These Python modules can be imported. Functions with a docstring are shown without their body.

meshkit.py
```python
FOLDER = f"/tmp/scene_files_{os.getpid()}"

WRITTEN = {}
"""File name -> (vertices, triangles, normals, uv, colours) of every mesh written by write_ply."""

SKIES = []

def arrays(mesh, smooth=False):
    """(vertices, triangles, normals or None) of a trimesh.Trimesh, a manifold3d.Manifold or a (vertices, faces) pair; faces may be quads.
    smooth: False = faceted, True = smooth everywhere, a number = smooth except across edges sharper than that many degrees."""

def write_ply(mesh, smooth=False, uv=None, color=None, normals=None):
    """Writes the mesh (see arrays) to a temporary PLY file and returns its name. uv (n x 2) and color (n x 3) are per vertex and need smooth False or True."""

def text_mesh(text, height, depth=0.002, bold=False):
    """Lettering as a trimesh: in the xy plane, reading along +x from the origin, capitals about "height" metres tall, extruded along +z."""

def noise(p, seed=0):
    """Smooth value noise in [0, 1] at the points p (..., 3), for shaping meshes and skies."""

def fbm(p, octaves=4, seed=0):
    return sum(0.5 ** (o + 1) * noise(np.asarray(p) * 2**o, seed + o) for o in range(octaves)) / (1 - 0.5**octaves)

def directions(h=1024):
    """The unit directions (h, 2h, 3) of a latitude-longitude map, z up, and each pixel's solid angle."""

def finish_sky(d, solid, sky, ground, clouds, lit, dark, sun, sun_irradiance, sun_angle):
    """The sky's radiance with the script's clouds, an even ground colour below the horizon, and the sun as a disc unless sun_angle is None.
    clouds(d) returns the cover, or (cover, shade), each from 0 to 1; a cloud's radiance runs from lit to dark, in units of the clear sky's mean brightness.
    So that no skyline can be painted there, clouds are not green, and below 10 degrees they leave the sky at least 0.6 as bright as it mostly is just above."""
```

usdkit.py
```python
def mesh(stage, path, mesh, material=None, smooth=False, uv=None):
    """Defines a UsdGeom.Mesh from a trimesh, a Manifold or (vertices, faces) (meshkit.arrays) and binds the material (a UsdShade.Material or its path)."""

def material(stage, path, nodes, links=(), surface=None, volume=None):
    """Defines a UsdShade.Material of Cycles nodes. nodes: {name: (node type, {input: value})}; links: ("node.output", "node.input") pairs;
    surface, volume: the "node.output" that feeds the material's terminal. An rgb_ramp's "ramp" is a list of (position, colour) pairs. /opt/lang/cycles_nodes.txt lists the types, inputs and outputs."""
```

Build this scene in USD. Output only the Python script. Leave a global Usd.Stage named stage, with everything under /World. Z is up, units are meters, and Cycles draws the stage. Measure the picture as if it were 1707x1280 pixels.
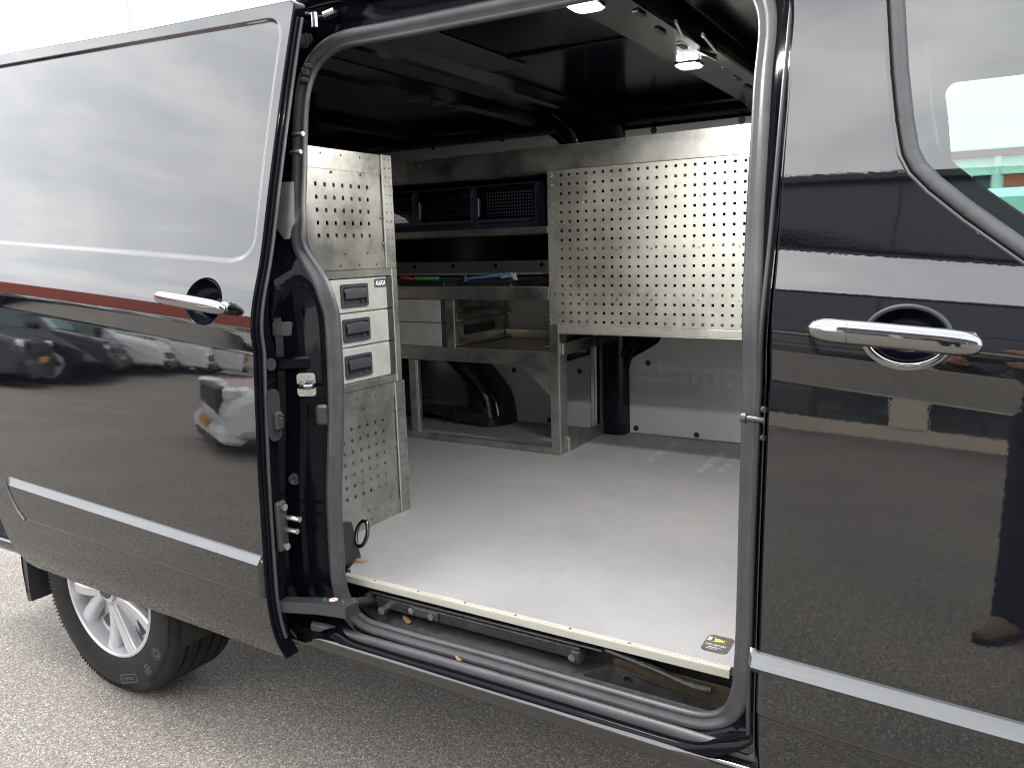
import math, random
import numpy as np, trimesh, shapely, manifold3d as m3
from shapely.geometry import Polygon, LineString, box as sbox, Point
from scipy.interpolate import PchipInterpolator, CubicSpline
import usdkit, meshkit
from pxr import Usd, UsdGeom, UsdLux, UsdShade, Sdf, Gf, Vt

stage = Usd.Stage.CreateInMemory()
UsdGeom.SetStageUpAxis(stage, UsdGeom.Tokens.z)
UsdGeom.SetStageMetersPerUnit(stage, 1.0)
UsdGeom.Xform.Define(stage, '/World')
stage.SetDefaultPrim(stage.GetPrimAtPath('/World'))
UsdGeom.Scope.Define(stage, '/World/Looks')
T = Sdf.ValueTypeNames

# ------------------------------------------------------------------ camera, sky, sun, exposure
EYE = np.array([0.0, 0.0, 1.33])
RC = np.array([[0.85955391, 0.51032647, -0.02709174], [0.06295343, -0.1583445, -0.985375], [-0.50715277, 0.84527742, -0.16823244]])
cam = UsdGeom.Camera.Define(stage, '/World/camera')
cam.CreateHorizontalApertureAttr(36.0); cam.CreateVerticalApertureAttr(36.0 * 767 / 1024)
cam.CreateFocalLengthAttr(36.0 * 1311.4 / 1707); cam.CreateClippingRangeAttr(Gf.Vec2f(0.02, 2000))
cam.CreateExposureAttr(2.2)
mm = np.eye(4); mm[:3, 0] = RC[0]; mm[:3, 1] = -RC[1]; mm[:3, 2] = -RC[2]; mm[:3, 3] = EYE
cam.AddTransformOp().Set(Gf.Matrix4d(*mm.T.ravel().tolist()))

SUN_EL, SUN_DIR = math.radians(74), (-0.75, -0.5)
SUN_ROT = math.atan2(*SUN_DIR)
SKYX = 8.3
sky_mat = usdkit.material(stage, '/World/Looks/sky', {
    'tc': ('texture_coordinate', {}),
    'mp': ('mapping', {'scale': (1.0, 1.0, 2.6), 'location': (SKYX, 0.4, 0.2)}),
    'n': ('noise_texture', {'scale': 2.3, 'detail': 7, 'roughness': 0.55, 'distortion': 0.25}),
    'r': ('rgb_ramp', {'ramp': [(0.27, (6.2, 6.5, 6.9)), (0.5, (9.6, 9.8, 10.0)), (0.70, (13.6, 13.5, 13.2))]}),
    's': ('sky_texture', {'sky_type': 'single_scattering', 'sun_disc': False, 'sun_elevation': SUN_EL, 'sun_rotation': SUN_ROT}),
    'm': ('mix_color', {'fac': 0.94, 'use_clamp': False}),
    'b': ('background_shader', {'strength': 0.1})},
    [('tc.generated', 'mp.vector'), ('mp.vector', 'n.vector'), ('n.fac', 'r.fac'), ('s.color', 'm.a'), ('r.color', 'm.b'), ('m.result', 'b.color')], surface='b.background')
dome = UsdLux.DomeLight.Define(stage, '/World/sky')
dome.GetPrim().SetCustomDataByKey('kind', 'structure')
UsdShade.MaterialBindingAPI.Apply(dome.GetPrim()).Bind(sky_mat)
sun = UsdLux.DistantLight.Define(stage, '/World/sun')
sun.CreateIntensityAttr(0.15); sun.CreateNormalizeAttr(True); sun.CreateAngleAttr(16.0); sun.CreateColorAttr(Gf.Vec3f(1.0, 0.96, 0.9))
sd = np.array([*(np.array(SUN_DIR) / np.hypot(*SUN_DIR) * math.cos(SUN_EL)), math.sin(SUN_EL)])
zx = np.cross([0, 0, 1.0], sd); zx /= np.linalg.norm(zx); zy = np.cross(sd, zx)
m4 = np.eye(4); m4[:3, 0] = zx; m4[:3, 1] = zy; m4[:3, 2] = sd
sun.AddTransformOp().Set(Gf.Matrix4d(*m4.T.ravel().tolist()))

# ------------------------------------------------------------------ materials
def pm(name, col, rough=0.5, metal=0.0, ior=1.5, var=0.0, vscale=6.0, vcol=None, bump=0.0, bscale=100.0, stretch=None, rvar=0.0, **kw):
    """A principled material with optional colour mottling (var), roughness variation and fine relief."""
    nodes = {'p': ('principled_bsdf', dict(base_color=col, roughness=rough, metallic=metal, ior=ior, **kw)), 'g': ('geometry', {})}
    links, src = [], 'g.position'
    if stretch:
        nodes['mp'] = ('mapping', {'scale': stretch}); links.append(('g.position', 'mp.vector')); src = 'mp.vector'
    if var or rvar:
        nodes['n'] = ('noise_texture', {'scale': vscale, 'detail': 6, 'roughness': 0.6}); links.append((src, 'n.vector'))
    if var:
        a = np.array(col); lo = np.array(vcol) if vcol is not None else a * (1 - var)
        nodes['r'] = ('rgb_ramp', {'ramp': [(0.3, tuple(lo)), (0.7, tuple(np.minimum(a * (1 + var * 0.6), 1)))]})
        links += [('n.fac', 'r.fac'), ('r.color', 'p.base_color')]
    if rvar:
        nodes['mr'] = ('map_range', {'from_min': 0.3, 'from_max': 0.7, 'to_min': max(rough - rvar, 0), 'to_max': rough + rvar, 'clamp': True})
        links += [('n.fac', 'mr.value'), ('mr.result', 'p.roughness')]
    if bump:
        nodes['bn'] = ('noise_texture', {'scale': bscale, 'detail': 2}); nodes['bp'] = ('bump', {'strength': 1.0, 'distance': bump})
        links += [('g.position', 'bn.vector'), ('bn.fac', 'bp.height'), ('bp.normal', 'p.normal')]
    return usdkit.material(stage, '/World/Looks/' + name, nodes, links, surface='p.BSDF')

M = {}
M['paint'] = pm('black_paint', (0.0015, 0.0015, 0.002), 0.0, ior=1.8, bump=0.000014, bscale=170)
M['inner_paint'] = pm('inner_black_paint', (0.004, 0.004, 0.010), 0.16, ior=1.32, var=0.4, vscale=9)
M['jamb_paint'] = pm('jamb_paint', (0.0015, 0.0015, 0.0027), 0.09, ior=1.27, specular_ior_level=0.3, bump=0.0002, bscale=18)
M['arch_paint'] = pm('arch_paint', (0.005, 0.005, 0.008), 0.13, ior=1.7)
M['rubber'] = pm('grey_rubber', (0.032, 0.032, 0.035), 0.42, var=0.35, vscale=20, bump=0.0003, bscale=300)
M['black_plastic'] = pm('black_plastic', (0.016, 0.016, 0.018), 0.45, bump=0.0002, bscale=600)
M['chrome'] = pm('chrome', (0.225, 0.225, 0.23), 0.05, 1.0)
M['silver_trim'] = pm('satin_silver', (0.125, 0.127, 0.131), 0.28, 0.85, var=0.1, vscale=4, stretch=(1, 30, 30))
M['alu_edge'] = pm('cut_aluminium_edge', (0.68, 0.68, 0.66), 0.3, 0.9)
M['drawer_grey'] = pm('drawer_front_grey', (0.36, 0.365, 0.35), 0.4, 0.25, var=0.14, vscale=18)
M['anthracite'] = pm('anthracite_plastic', (0.027, 0.030, 0.036), 0.38, var=0.2, vscale=20)
M['lining'] = pm('grey_lining_board', (0.40, 0.435, 0.43), 0.5, var=0.10, vscale=3)
M['dark_board'] = pm('dark_roof_board', (0.022, 0.020, 0.021), 0.75)
M['sill_alu'] = pm('sill_strip', (0.33, 0.315, 0.275), 0.45, 0.1, var=0.1, vscale=12, stretch=(1, 6, 6))
M['dirty_black'] = pm('dirty_black', (0.012, 0.012, 0.012), 0.35, var=0.8, vscale=35, vcol=(0.004, 0.004, 0.004), bump=0.001, bscale=120)
M['grime'] = pm('sill_grime', (0.014, 0.0125, 0.011), 0.7, var=0.8, vscale=60, bump=0.001, bscale=200)
M['zinc'] = pm('zinc_steel', (0.5, 0.5, 0.5), 0.25, 1.0, var=0.2, vscale=50)
M['wheel_silver'] = pm('wheel_silver', (0.46, 0.46, 0.475), 0.28, 0.45)
M['tyre'] = pm('tyre_rubber', (0.008, 0.008, 0.008), 0.7, ior=1.35, var=0.4, vscale=25, bump=0.0006, bscale=260)
M['tyre_mark'] = pm('tyre_relief', (0.05, 0.05, 0.05), 0.55)
M['white'] = pm('white_print', (0.8, 0.8, 0.8), 0.4)
M['yellow'] = pm('yellow_print', (0.5, 0.31, 0.03), 0.4, var=0.3, vscale=150, vcol=(0.3, 0.21, 0.05))
M['worn_print'] = pm('worn_print', (0.36, 0.36, 0.35), 0.5, var=0.8, vscale=260, vcol=(0.1, 0.097, 0.09))
M['sticker'] = pm('worn_sticker', (0.055, 0.053, 0.048), 0.65, ior=1.3, var=0.8, vscale=90, vcol=(0.03, 0.029, 0.026))
M['red_print'] = pm('red_print', (0.45, 0.04, 0.03), 0.4)
M['navy'] = pm('navy_badge', (0.015, 0.02, 0.05), 0.15)
M['badge'] = pm('badge_grey', (0.06, 0.07, 0.085), 0.35)
M['primer'] = pm('raw_primer', (0.024, 0.0145, 0.007), 0.6, var=0.5, vscale=40)
M['residue'] = pm('tape_residue', (0.215, 0.212, 0.216), 0.5, var=0.3, vscale=30, vcol=(0.178, 0.176, 0.184))
M['leaf'] = pm('dry_leaf', (0.17, 0.098, 0.042), 0.7, var=0.4, vscale=200)
M['ply_edge'] = pm('plywood_edge', (0.20, 0.115, 0.078), 0.7, var=0.3, vscale=40)
M['red_tool'] = pm('red_tool', (0.35, 0.05, 0.04), 0.4)
M['green_tool'] = pm('green_tool', (0.05, 0.28, 0.08), 0.4)
M['blue_tool'] = pm('blue_tool', (0.06, 0.16, 0.36), 0.35)
M['bin'] = pm('bin_plastic', (0.02, 0.025, 0.04), 0.3)
M['copper_rail'] = pm('runner_steel', (0.46, 0.43, 0.40), 0.3, 1.0, var=0.2, vscale=14)
M['red_fascia'] = pm('red_fascia', (0.36, 0.075, 0.05), 0.45)
M['white_wall'] = pm('white_cladding', (0.80, 0.80, 0.78), 0.6, var=0.06, vscale=0.6)
M['beige_wall'] = pm('beige_wall', (0.48, 0.42, 0.33), 0.7, var=0.1, vscale=1)
M['slate'] = pm('slate_cladding', (0.075, 0.078, 0.095), 0.5, var=0.12, vscale=0.8)
M['red_sign'] = pm('red_sign', (0.5, 0.07, 0.04), 0.4)
M['pole'] = pm('pale_pole', (0.30, 0.27, 0.26), 0.5)
M['car_white'] = pm('white_car_paint', (0.66, 0.67, 0.68), 0.12, ior=1.6)
M['car_black'] = pm('black_car_paint', (0.012, 0.012, 0.02), 0.06, ior=1.7)
M['car_grey'] = pm('grey_car_paint', (0.06, 0.063, 0.07), 0.1, 0.3, ior=1.7)
M['car_glass'] = pm('dark_car_glass', (0.02, 0.035, 0.035), 0.03, ior=1.8)
M['car_screen'] = pm('green_car_screen', (0.16, 0.25, 0.23), 0.03, ior=1.8)
M['headlight'] = pm('headlight_glass', (0.75, 0.75, 0.76), 0.1, 0.6)
M['plate'] = pm('yellow_plate', (0.42, 0.25, 0.03), 0.4)
M['jeans'] = pm('dark_jeans', (0.014, 0.018, 0.032), 0.8, var=0.3, vscale=60)
M['jacket'] = pm('dark_jacket', (0.02, 0.024, 0.035), 0.7)
M['skin'] = pm('skin', (0.52, 0.27, 0.19), 0.45, subsurface_weight=0.1)
M['hair'] = pm('brown_hair', (0.06, 0.035, 0.02), 0.6)
M['shoe'] = pm('brown_shoe', (0.13, 0.085, 0.05), 0.6)
M['bwin'] = pm('shop_window', (0.03, 0.035, 0.035), 0.03, ior=1.9)

def nodemat(name, nodes, links, surface='p.BSDF'):
    return usdkit.material(stage, '/World/Looks/' + name, nodes, links, surface=surface)

M['asphalt'] = nodemat('asphalt', {
    'g': ('geometry', {}), 'v': ('voronoi_texture', {'scale': 330, 'feature': 'f1'}), 'n': ('noise_texture', {'scale': 0.7, 'detail': 7, 'roughness': 0.6}),
    'n2': ('noise_texture', {'scale': 420, 'detail': 3, 'roughness': 0.7}), 'n3': ('noise_texture', {'scale': 90, 'detail': 3, 'roughness': 0.6}),
    'sc': ('separate_color', {}), 'r': ('rgb_ramp', {'ramp': [(0.0, (0.085, 0.0775, 0.0695)), (0.45, (0.148, 0.1355, 0.1205)), (0.78, (0.215, 0.197, 0.176)), (0.95, (0.35, 0.323, 0.293)), (1.0, (0.5, 0.47, 0.43))]}),
    'r2': ('rgb_ramp', {'ramp': [(0.3, (0.87, 0.865, 0.855)), (0.7, (1.20, 1.175, 1.14))]}), 'm': ('mix_color', {'blend_type': 'multiply', 'fac': 1.0, 'use_clamp': False}),
    'r3': ('rgb_ramp', {'ramp': [(0.36, (0.45, 0.45, 0.45)), (0.60, (1.2, 1.2, 1.2))]}), 'm2': ('mix_color', {'blend_type': 'multiply', 'fac': 0.55, 'use_clamp': False}),
    'b': ('bump', {'strength': 0.55, 'distance': 0.004}), 'p': ('principled_bsdf', {'roughness': 0.8})},
    [('g.position', 'v.vector'), ('g.position', 'n.vector'), ('g.position', 'n2.vector'), ('g.position', 'n3.vector'), ('v.color', 'sc.color'), ('sc.r', 'r.fac'), ('n.fac', 'r2.fac'), ('r.color', 'm.a'), ('r2.color', 'm.b'),
     ('n3.fac', 'r3.fac'), ('m.result', 'm2.a'), ('r3.color', 'm2.b'), ('m2.result', 'p.base_color'), ('n2.fac', 'b.height'), ('b.normal', 'p.normal')])

M['floor'] = nodemat('load_floor', {
    'g': ('geometry', {}), 'mp': ('mapping', {'rotation': (0, 0, 0.0)}), 'v': ('voronoi_texture', {'scale': 118, 'randomness': 0.0}),
    'n': ('noise_texture', {'scale': 2.6, 'detail': 7, 'roughness': 0.65}), 'r': ('rgb_ramp', {'ramp': [(0.28, (0.155, 0.1535, 0.160)), (0.5, (0.179, 0.177, 0.184)), (0.75, (0.198, 0.195, 0.198))]}),
    'n3': ('noise_texture', {'scale': 5.5, 'detail': 9, 'roughness': 0.8}), 'r3': ('rgb_ramp', {'ramp': [(0.60, (0, 0, 0)), (0.70, (1, 1, 1))]}),
    'mm': ('math', {'math_type': 'multiply', 'value2': 0.10}),
    'd': ('mix_color', {'b': (0.27, 0.235, 0.20)}),
    'rv': ('rgb_ramp', {'ramp': [(0.0, (0.86, 0.86, 0.86)), (0.45, (1.05, 1.05, 1.05))]}), 'm': ('mix_color', {'blend_type': 'multiply', 'fac': 1.0, 'use_clamp': False}),
    'b': ('bump', {'strength': 0.6, 'distance': 0.0012, 'invert': True}), 'p': ('principled_bsdf', {'roughness': 0.58, 'ior': 1.45})},
    [('g.position', 'mp.vector'), ('mp.vector', 'v.vector'), ('g.position', 'n.vector'), ('g.position', 'n3.vector'), ('n.fac', 'r.fac'), ('n3.fac', 'r3.fac'), ('r3.color', 'mm.value1'), ('mm.value', 'd.fac'), ('r.color', 'd.a'),
     ('v.distance', 'rv.fac'), ('d.result', 'm.a'), ('rv.color', 'm.b'), ('m.result', 'p.base_color'), ('v.distance', 'b.height'), ('b.normal', 'p.normal')])

def worn_sheet(name, col, rough, metal, vs):
    c = np.array(col)
    return nodemat(name, {'g': ('geometry', {}), 'n': ('noise_texture', {'scale': vs, 'detail': 6, 'roughness': 0.6}), 'r': ('rgb_ramp', {'ramp': [(0.3, tuple(c * .78)), (0.7, tuple(np.minimum(c * 1.08, 1)))]}),
        'mp': ('mapping', {'rotation': (0.35, 0.5, 0.3), 'scale': (14, 14, 170)}), 'ns': ('noise_texture', {'scale': 1.0, 'detail': 3}), 'rs': ('rgb_ramp', {'ramp': [(0.665, (0, 0, 0)), (0.70, (1, 1, 1))]}),
        'nm': ('noise_texture', {'scale': 3.2, 'detail': 2}), 'rm': ('rgb_ramp', {'ramp': [(0.5, (0, 0, 0)), (0.62, (0.8, 0.8, 0.8))]}), 'sm': ('math', {'math_type': 'multiply'}),
        'nb': ('noise_texture', {'scale': 17, 'detail': 8, 'roughness': 0.75}), 'rb': ('rgb_ramp', {'ramp': [(0.62, (0, 0, 0)), (0.74, (0.55, 0.55, 0.55))]}),
        'm1': ('mix_color', {'b': tuple(np.minimum(c * 1.35, .95))}), 'm2': ('mix_color', {'b': tuple(c * .45)}), 'mr': ('map_range', {'from_min': 0.3, 'from_max': 0.7, 'to_min': rough - .1, 'to_max': rough + .12, 'clamp': True}),
        'bn': ('noise_texture', {'scale': 11, 'detail': 2}), 'bp': ('bump', {'strength': 1.0, 'distance': 0.00025}), 'p': ('principled_bsdf', {'metallic': metal})},
        [('g.position', 'n.vector'), ('g.position', 'mp.vector'), ('mp.vector', 'ns.vector'), ('g.position', 'nm.vector'), ('g.position', 'nb.vector'), ('g.position', 'bn.vector'), ('n.fac', 'r.fac'), ('ns.fac', 'rs.fac'), ('nm.fac', 'rm.fac'), ('nb.fac', 'rb.fac'),
         ('rs.color', 'sm.value1'), ('rm.color', 'sm.value2'), ('r.color', 'm1.a'), ('sm.value', 'm1.fac'), ('m1.result', 'm2.a'), ('rb.color', 'm2.fac'), ('m2.result', 'p.base_color'), ('n.fac', 'mr.value'), ('mr.result', 'p.roughness'), ('bn.fac', 'bp.height'), ('bp.normal', 'p.normal')])
M['alu'] = worn_sheet('worn_aluminium', (0.41, 0.41, 0.39), 0.33, 0.94, 7)
M['alu_bright'] = worn_sheet('anodised_sheet', (0.58, 0.57, 0.52), 0.35, 0.85, 4)

def pane(name, tint, ior):
    return nodemat(name, {'t': ('transparent_bsdf', {'color': tint}), 'gl': ('glossy_bsdf', {'roughness': 0.0, 'color': (1, 1, 1)}), 'f': ('fresnel', {'IOR': ior}), 'm': ('mix_closure', {})},
                   [('f.fac', 'm.fac'), ('t.BSDF', 'm.closure1'), ('gl.BSDF', 'm.closure2')], surface='m.closure')
M['green_glass'] = pane('green_glass', (0.25, 0.40, 0.345), 1.9)
M['far_glass'] = pane('far_glass', (0.62, 0.86, 0.78), 1.5)
M['smoke_lid'] = pane('smoke_lid', (0.6, 0.63, 0.67), 1.45)
M['led'] = nodemat('led_light', {'e': ('emission', {'color': (1.0, 0.965, 0.90), 'strength': 260.0})}, [], surface='e.emission')

# ------------------------------------------------------------------ scene helpers
used = {}
LOC = {}
def numbered(base):
    n = used.get(base, 0); used[base] = n + 1
    return base if n == 0 else f'{base}_{n:03d}'
def tag(prim, label=None, cat=None, group=None, kind=None):
    prim = prim.GetPrim() if hasattr(prim, 'GetPrim') else prim
    for k, v in (('label', label), ('category', cat), ('group', group), ('kind', kind)):
        if v: prim.SetCustomDataByKey(k, v)
def thing(name, label, cat, loc=(0, 0, 0), rotz=0.0, group=None):
    path = numbered('/World/' + name)
    x = UsdGeom.Xform.Define(stage, path); x.AddTranslateOp().Set(Gf.Vec3d(*map(float, loc)))
    if rotz: x.AddRotateZOp().Set(math.degrees(rotz))
    tag(x, label, cat, group); LOC[path] = None if rotz else np.array(loc, float)
    return path
def dup(src, loc, rotz, label, cat, group=None):
    path = numbered('/World/' + src.split('/')[-1].rstrip('0123456789').rstrip('_'))
    x = UsdGeom.Xform.Define(stage, path); x.GetPrim().GetReferences().AddInternalReference(src)
    x.ClearXformOpOrder()
    x = UsdGeom.Xform(x.GetPrim()); x.GetPrim().SetInstanceable(True)
    t = x.GetPrim().GetAttribute('xformOp:translate'); t.Set(Gf.Vec3d(*map(float, loc)))
    x.GetPrim().GetAttribute('xformOp:rotateZ').Set(math.degrees(rotz))
    x.GetPrim().GetAttribute('xformOpOrder').Set(['xformOp:translate', 'xformOp:rotateZ'])
    tag(x, label, cat, group)
    return path
def root_loc(path):
    top = '/'.join(path.split('/')[:3])
    l = LOC.get(top)
    return np.zeros(3) if l is None else l
def emit(name, mesh, mat, parent=None, smooth=30, label=None, kind=None, cat=None, group=None):
    path = numbered((parent or '/World') + '/' + name)
    off = root_loc(path)
    if isinstance(mesh, tuple) and len(mesh) == 3:
        V, F, N = mesh
        pr = UsdGeom.Mesh.Define(stage, path)
        pr.CreatePointsAttr(Vt.Vec3fArray.FromNumpy(np.asarray(V - off, np.float32)))
        pr.CreateFaceVertexCountsAttr(Vt.IntArray.FromNumpy(np.full(len(F), 3, np.int32)))
        pr.CreateFaceVertexIndicesAttr(Vt.IntArray.FromNumpy(np.asarray(F, np.int32).ravel()))
        pr.CreateSubdivisionSchemeAttr('none')
        pr.CreateNormalsAttr(Vt.Vec3fArray.FromNumpy(np.asarray(N, np.float32))); pr.SetNormalsInterpolation('vertex')
        UsdShade.MaterialBindingAPI.Apply(pr.GetPrim()).Bind(M[mat])
    else:
        if hasattr(mesh, 'to_mesh'):
            q = mesh.to_mesh(); mesh = trimesh.Trimesh(q.vert_properties[:, :3], q.tri_verts, process=False)
        if isinstance(mesh, list): mesh = trimesh.util.concatenate(mesh)
        mesh = mesh.copy(); mesh.apply_translation(-off)
        pr = usdkit.mesh(stage, path, mesh, M[mat], smooth=smooth)
    tag(pr, label, cat, group, kind)
    return path

def bx(x0, x1, y0, y1, z0, z1, c=0.002):
    """A box with chamfered edges."""
    x0, x1 = min(x0, x1), max(x0, x1); y0, y1 = min(y0, y1), max(y0, y1); z0, z1 = min(z0, z1), max(z0, z1)
    c = min(c, (x1 - x0) * 0.3, (y1 - y0) * 0.3, (z1 - z0) * 0.3)
    pts = []
    for a in (0, 1):
        for b in (0, 1):
            for d in (0, 1):
                p = np.array([[x0, x1][a], [y0, y1][b], [z0, z1][d]]); s = np.array([1 - 2 * a, 1 - 2 * b, 1 - 2 * d]) * c
                for k in range(3):
                    q = p + s; q[k] = p[k]; pts.append(q)
    return trimesh.convex.convex_hull(np.array(pts))
def obox(p, ax, ay, az, sx, sy, sz, c=0.002):
    """A chamfered box of size sx, sy, sz centred at p along the given axes."""
    b = bx(-sx / 2, sx / 2, -sy / 2, sy / 2, -sz / 2, sz / 2, c)
    m = np.eye(4); m[:3, 0] = ax; m[:3, 1] = ay; m[:3, 2] = az; m[:3, 3] = p
    b.apply_transform(m); return b
def cyl(p0, p1, r, n=16, r1=None):
    p0, p1 = np.asarray(p0, float), np.asarray(p1, float); r1 = r if r1 is None else r1
    t = p1 - p0; t /= np.linalg.norm(t); a = np.cross(t, [0, 0, 1.0] if abs(t[2]) < 0.9 else [1.0, 0, 0]); a /= np.linalg.norm(a); b = np.cross(t, a)
    th = np.arange(n) * 2 * np.pi / n; ring = np.cos(th)[:, None] * a + np.sin(th)[:, None] * b
    return trimesh.convex.convex_hull(np.vstack([p0 + ring * r, p1 + ring * r1]))
def rings_mesh(rings, closed_u=True, closed_v=False, cap=False):
    """Joins rings (lists of n points) into a surface."""
    R = np.array(rings); k, n = R.shape[:2]; F = []
    for i in range(k if closed_v else k - 1):
        i2 = (i + 1) % k
        for j in range(n if closed_u else n - 1):
            j2 = (j + 1) % n
            F += [[i * n + j, i * n + j2, i2 * n + j2], [i * n + j, i2 * n + j2, i2 * n + j]]
    V = R.reshape(-1, 3)
    if cap:
        V = np.vstack([V, R[0].mean(0), R[-1].mean(0)]); a, b = len(V) - 2, len(V) - 1
        for j in range(n):
            j2 = (j + 1) % n
            F += [[a, j2, j], [b, (k - 1) * n + j, (k - 1) * n + j2]]
    return trimesh.Trimesh(V, F, process=False)
def sweep(path, section, w=(0, 1, 0), closed=False, cap=True):
    """Sweeps a closed section (a along w, b across) along the path."""
    P = np.asarray(path, float); w = np.asarray(w, float); sec = np.asarray(section, float)
    t = (np.roll(P, -1, 0) - np.roll(P, 1, 0)) if closed else np.gradient(P, axis=0)
    t /= np.linalg.norm(t, axis=1, keepdims=True)
    a = w - (t @ w)[:, None] * t; a /= np.linalg.norm(a, axis=1, keepdims=True); b = np.cross(t, a)
    R = P[:, None] + sec[None, :, :1] * a[:, None] + sec[None, :, 1:] * b[:, None]
    return rings_mesh(R, True, closed, cap and not closed)
def circ(r, n=10, r2=None):
    th = np.arange(n) * 2 * np.pi / n
    return np.stack([np.cos(th) * r, np.sin(th) * (r2 or r)], 1)
def tube(path, r, n=8, closed=False):
    P = np.asarray(path, float); d = P[-1] - P[0] if not closed else np.array([0, 1.0, 0])
    w = (0, 0, 1) if abs(d[2]) < 0.7 * np.linalg.norm(d) + 1e-9 else (0.3, 0.9, 0.1)
    return sweep(P, circ(r, n), w, closed)
def spl(pts, n=40, closed=False):
    P = np.asarray(pts, float)
    if closed: P = np.vstack([P, P[:1]])
    d = np.r_[0, np.cumsum(np.linalg.norm(np.diff(P, axis=0), axis=1))]
    s = np.linspace(0, d[-1], n + (1 if closed else 0))
    Q = PchipInterpolator(d, P)(s) if not closed else CubicSpline(d, P, bc_type='periodic')(s)
    return Q[:-1] if closed else Q
def plate(poly, thick, origin, ua, va):
    """A flat plate: the polygon (u, v), extruded by thick along ua x va."""
    ua, va = np.array(ua, float), np.array(va, float); na = np.cross(ua, va)
    polys = getattr(poly, 'geoms', [poly]); out = []
    for p in polys:
        e = trimesh.creation.extrude_polygon(p, thick, engine='earcut')
        m = np.eye(4); m[:3, 0] = ua; m[:3, 1] = va; m[:3, 2] = na; m[:3, 3] = origin
        e.apply_transform(m); out.append(e)
    return trimesh.util.concatenate(out)
def rrect(x0, x1, y0, y1, r, n=6):
    return sbox(x0 + r, y0 + r, x1 - r, y1 - r).buffer(r, quad_segs=n)
def holes(us, vs, a, b=None):
    return shapely.union_all([sbox(u - a / 2, v - (b or a) / 2, u + a / 2, v + (b or a) / 2) for u in us for v in vs])
def text_at(text, height, origin, ua, va, depth=0.0006, bold=False, width=None):
    t = meshkit.text_mesh(text, height, depth, bold)
    w = t.bounds[1, 0] - t.bounds[0, 0]
    if width: t.apply_scale([width / w, 1, 1]); w = width
    t.apply_translation([-t.bounds[0, 0] - w / 2, -height / 2, 0])
    m = np.eye(4); m[:3, 0] = ua; m[:3, 1] = va; m[:3, 2] = np.cross(ua, va); m[:3, 3] = origin
    t.apply_transform(m); return t

# ------------------------------------------------------------------ the van's curved side: y = y0 + P(z'), z' sheared so that its lines rise to the rear
up = PchipInterpolator([1.163, 1.18, 1.20, 1.224, 1.255, 1.289, 1.312, 1.332, 1.366], [.0165, .0180, .0208, .0266, .0358, .0478, .0555, .0615, .0710])
lo_ = PchipInterpolator([.30, .385, .453, .50, .56, .657, .811, .891, .973, 1.066, 1.095, 1.118], [.085, .04, .013, .004, -.001, 0, .003, .006, .0105, .0159, .0181, .0199])
def lo(z): return np.where(z > 1.118, .0199 - (z - 1.118) * .0756, lo_(np.minimum(z, 1.118)))
tz = np.arange(0.3, 2.1, 0.0005)
tp = np.where(tz < 1.163, lo(np.clip(tz, .3, 1.163)), np.where(tz < 1.366, up(np.clip(tz, 1.163, 1.366)), 0.0710 + 0.245 * (tz - 1.366) + 0.06 * (tz - 1.366) ** 2))
kk = np.exp(-0.5 * (np.arange(-16, 17) / 4.0) ** 2); kk /= kk.sum()
tps = np.convolve(np.pad(tp, 16, mode='edge'), kk, mode='valid'); tps[:16] = tp[:16]; tps[-16:] = tp[-16:]
tg = np.gradient(tps, 0.0005)
def P(z): return np.interp(z, tz, tps)
def dP(z): return np.interp(z, tz, tg)
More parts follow.
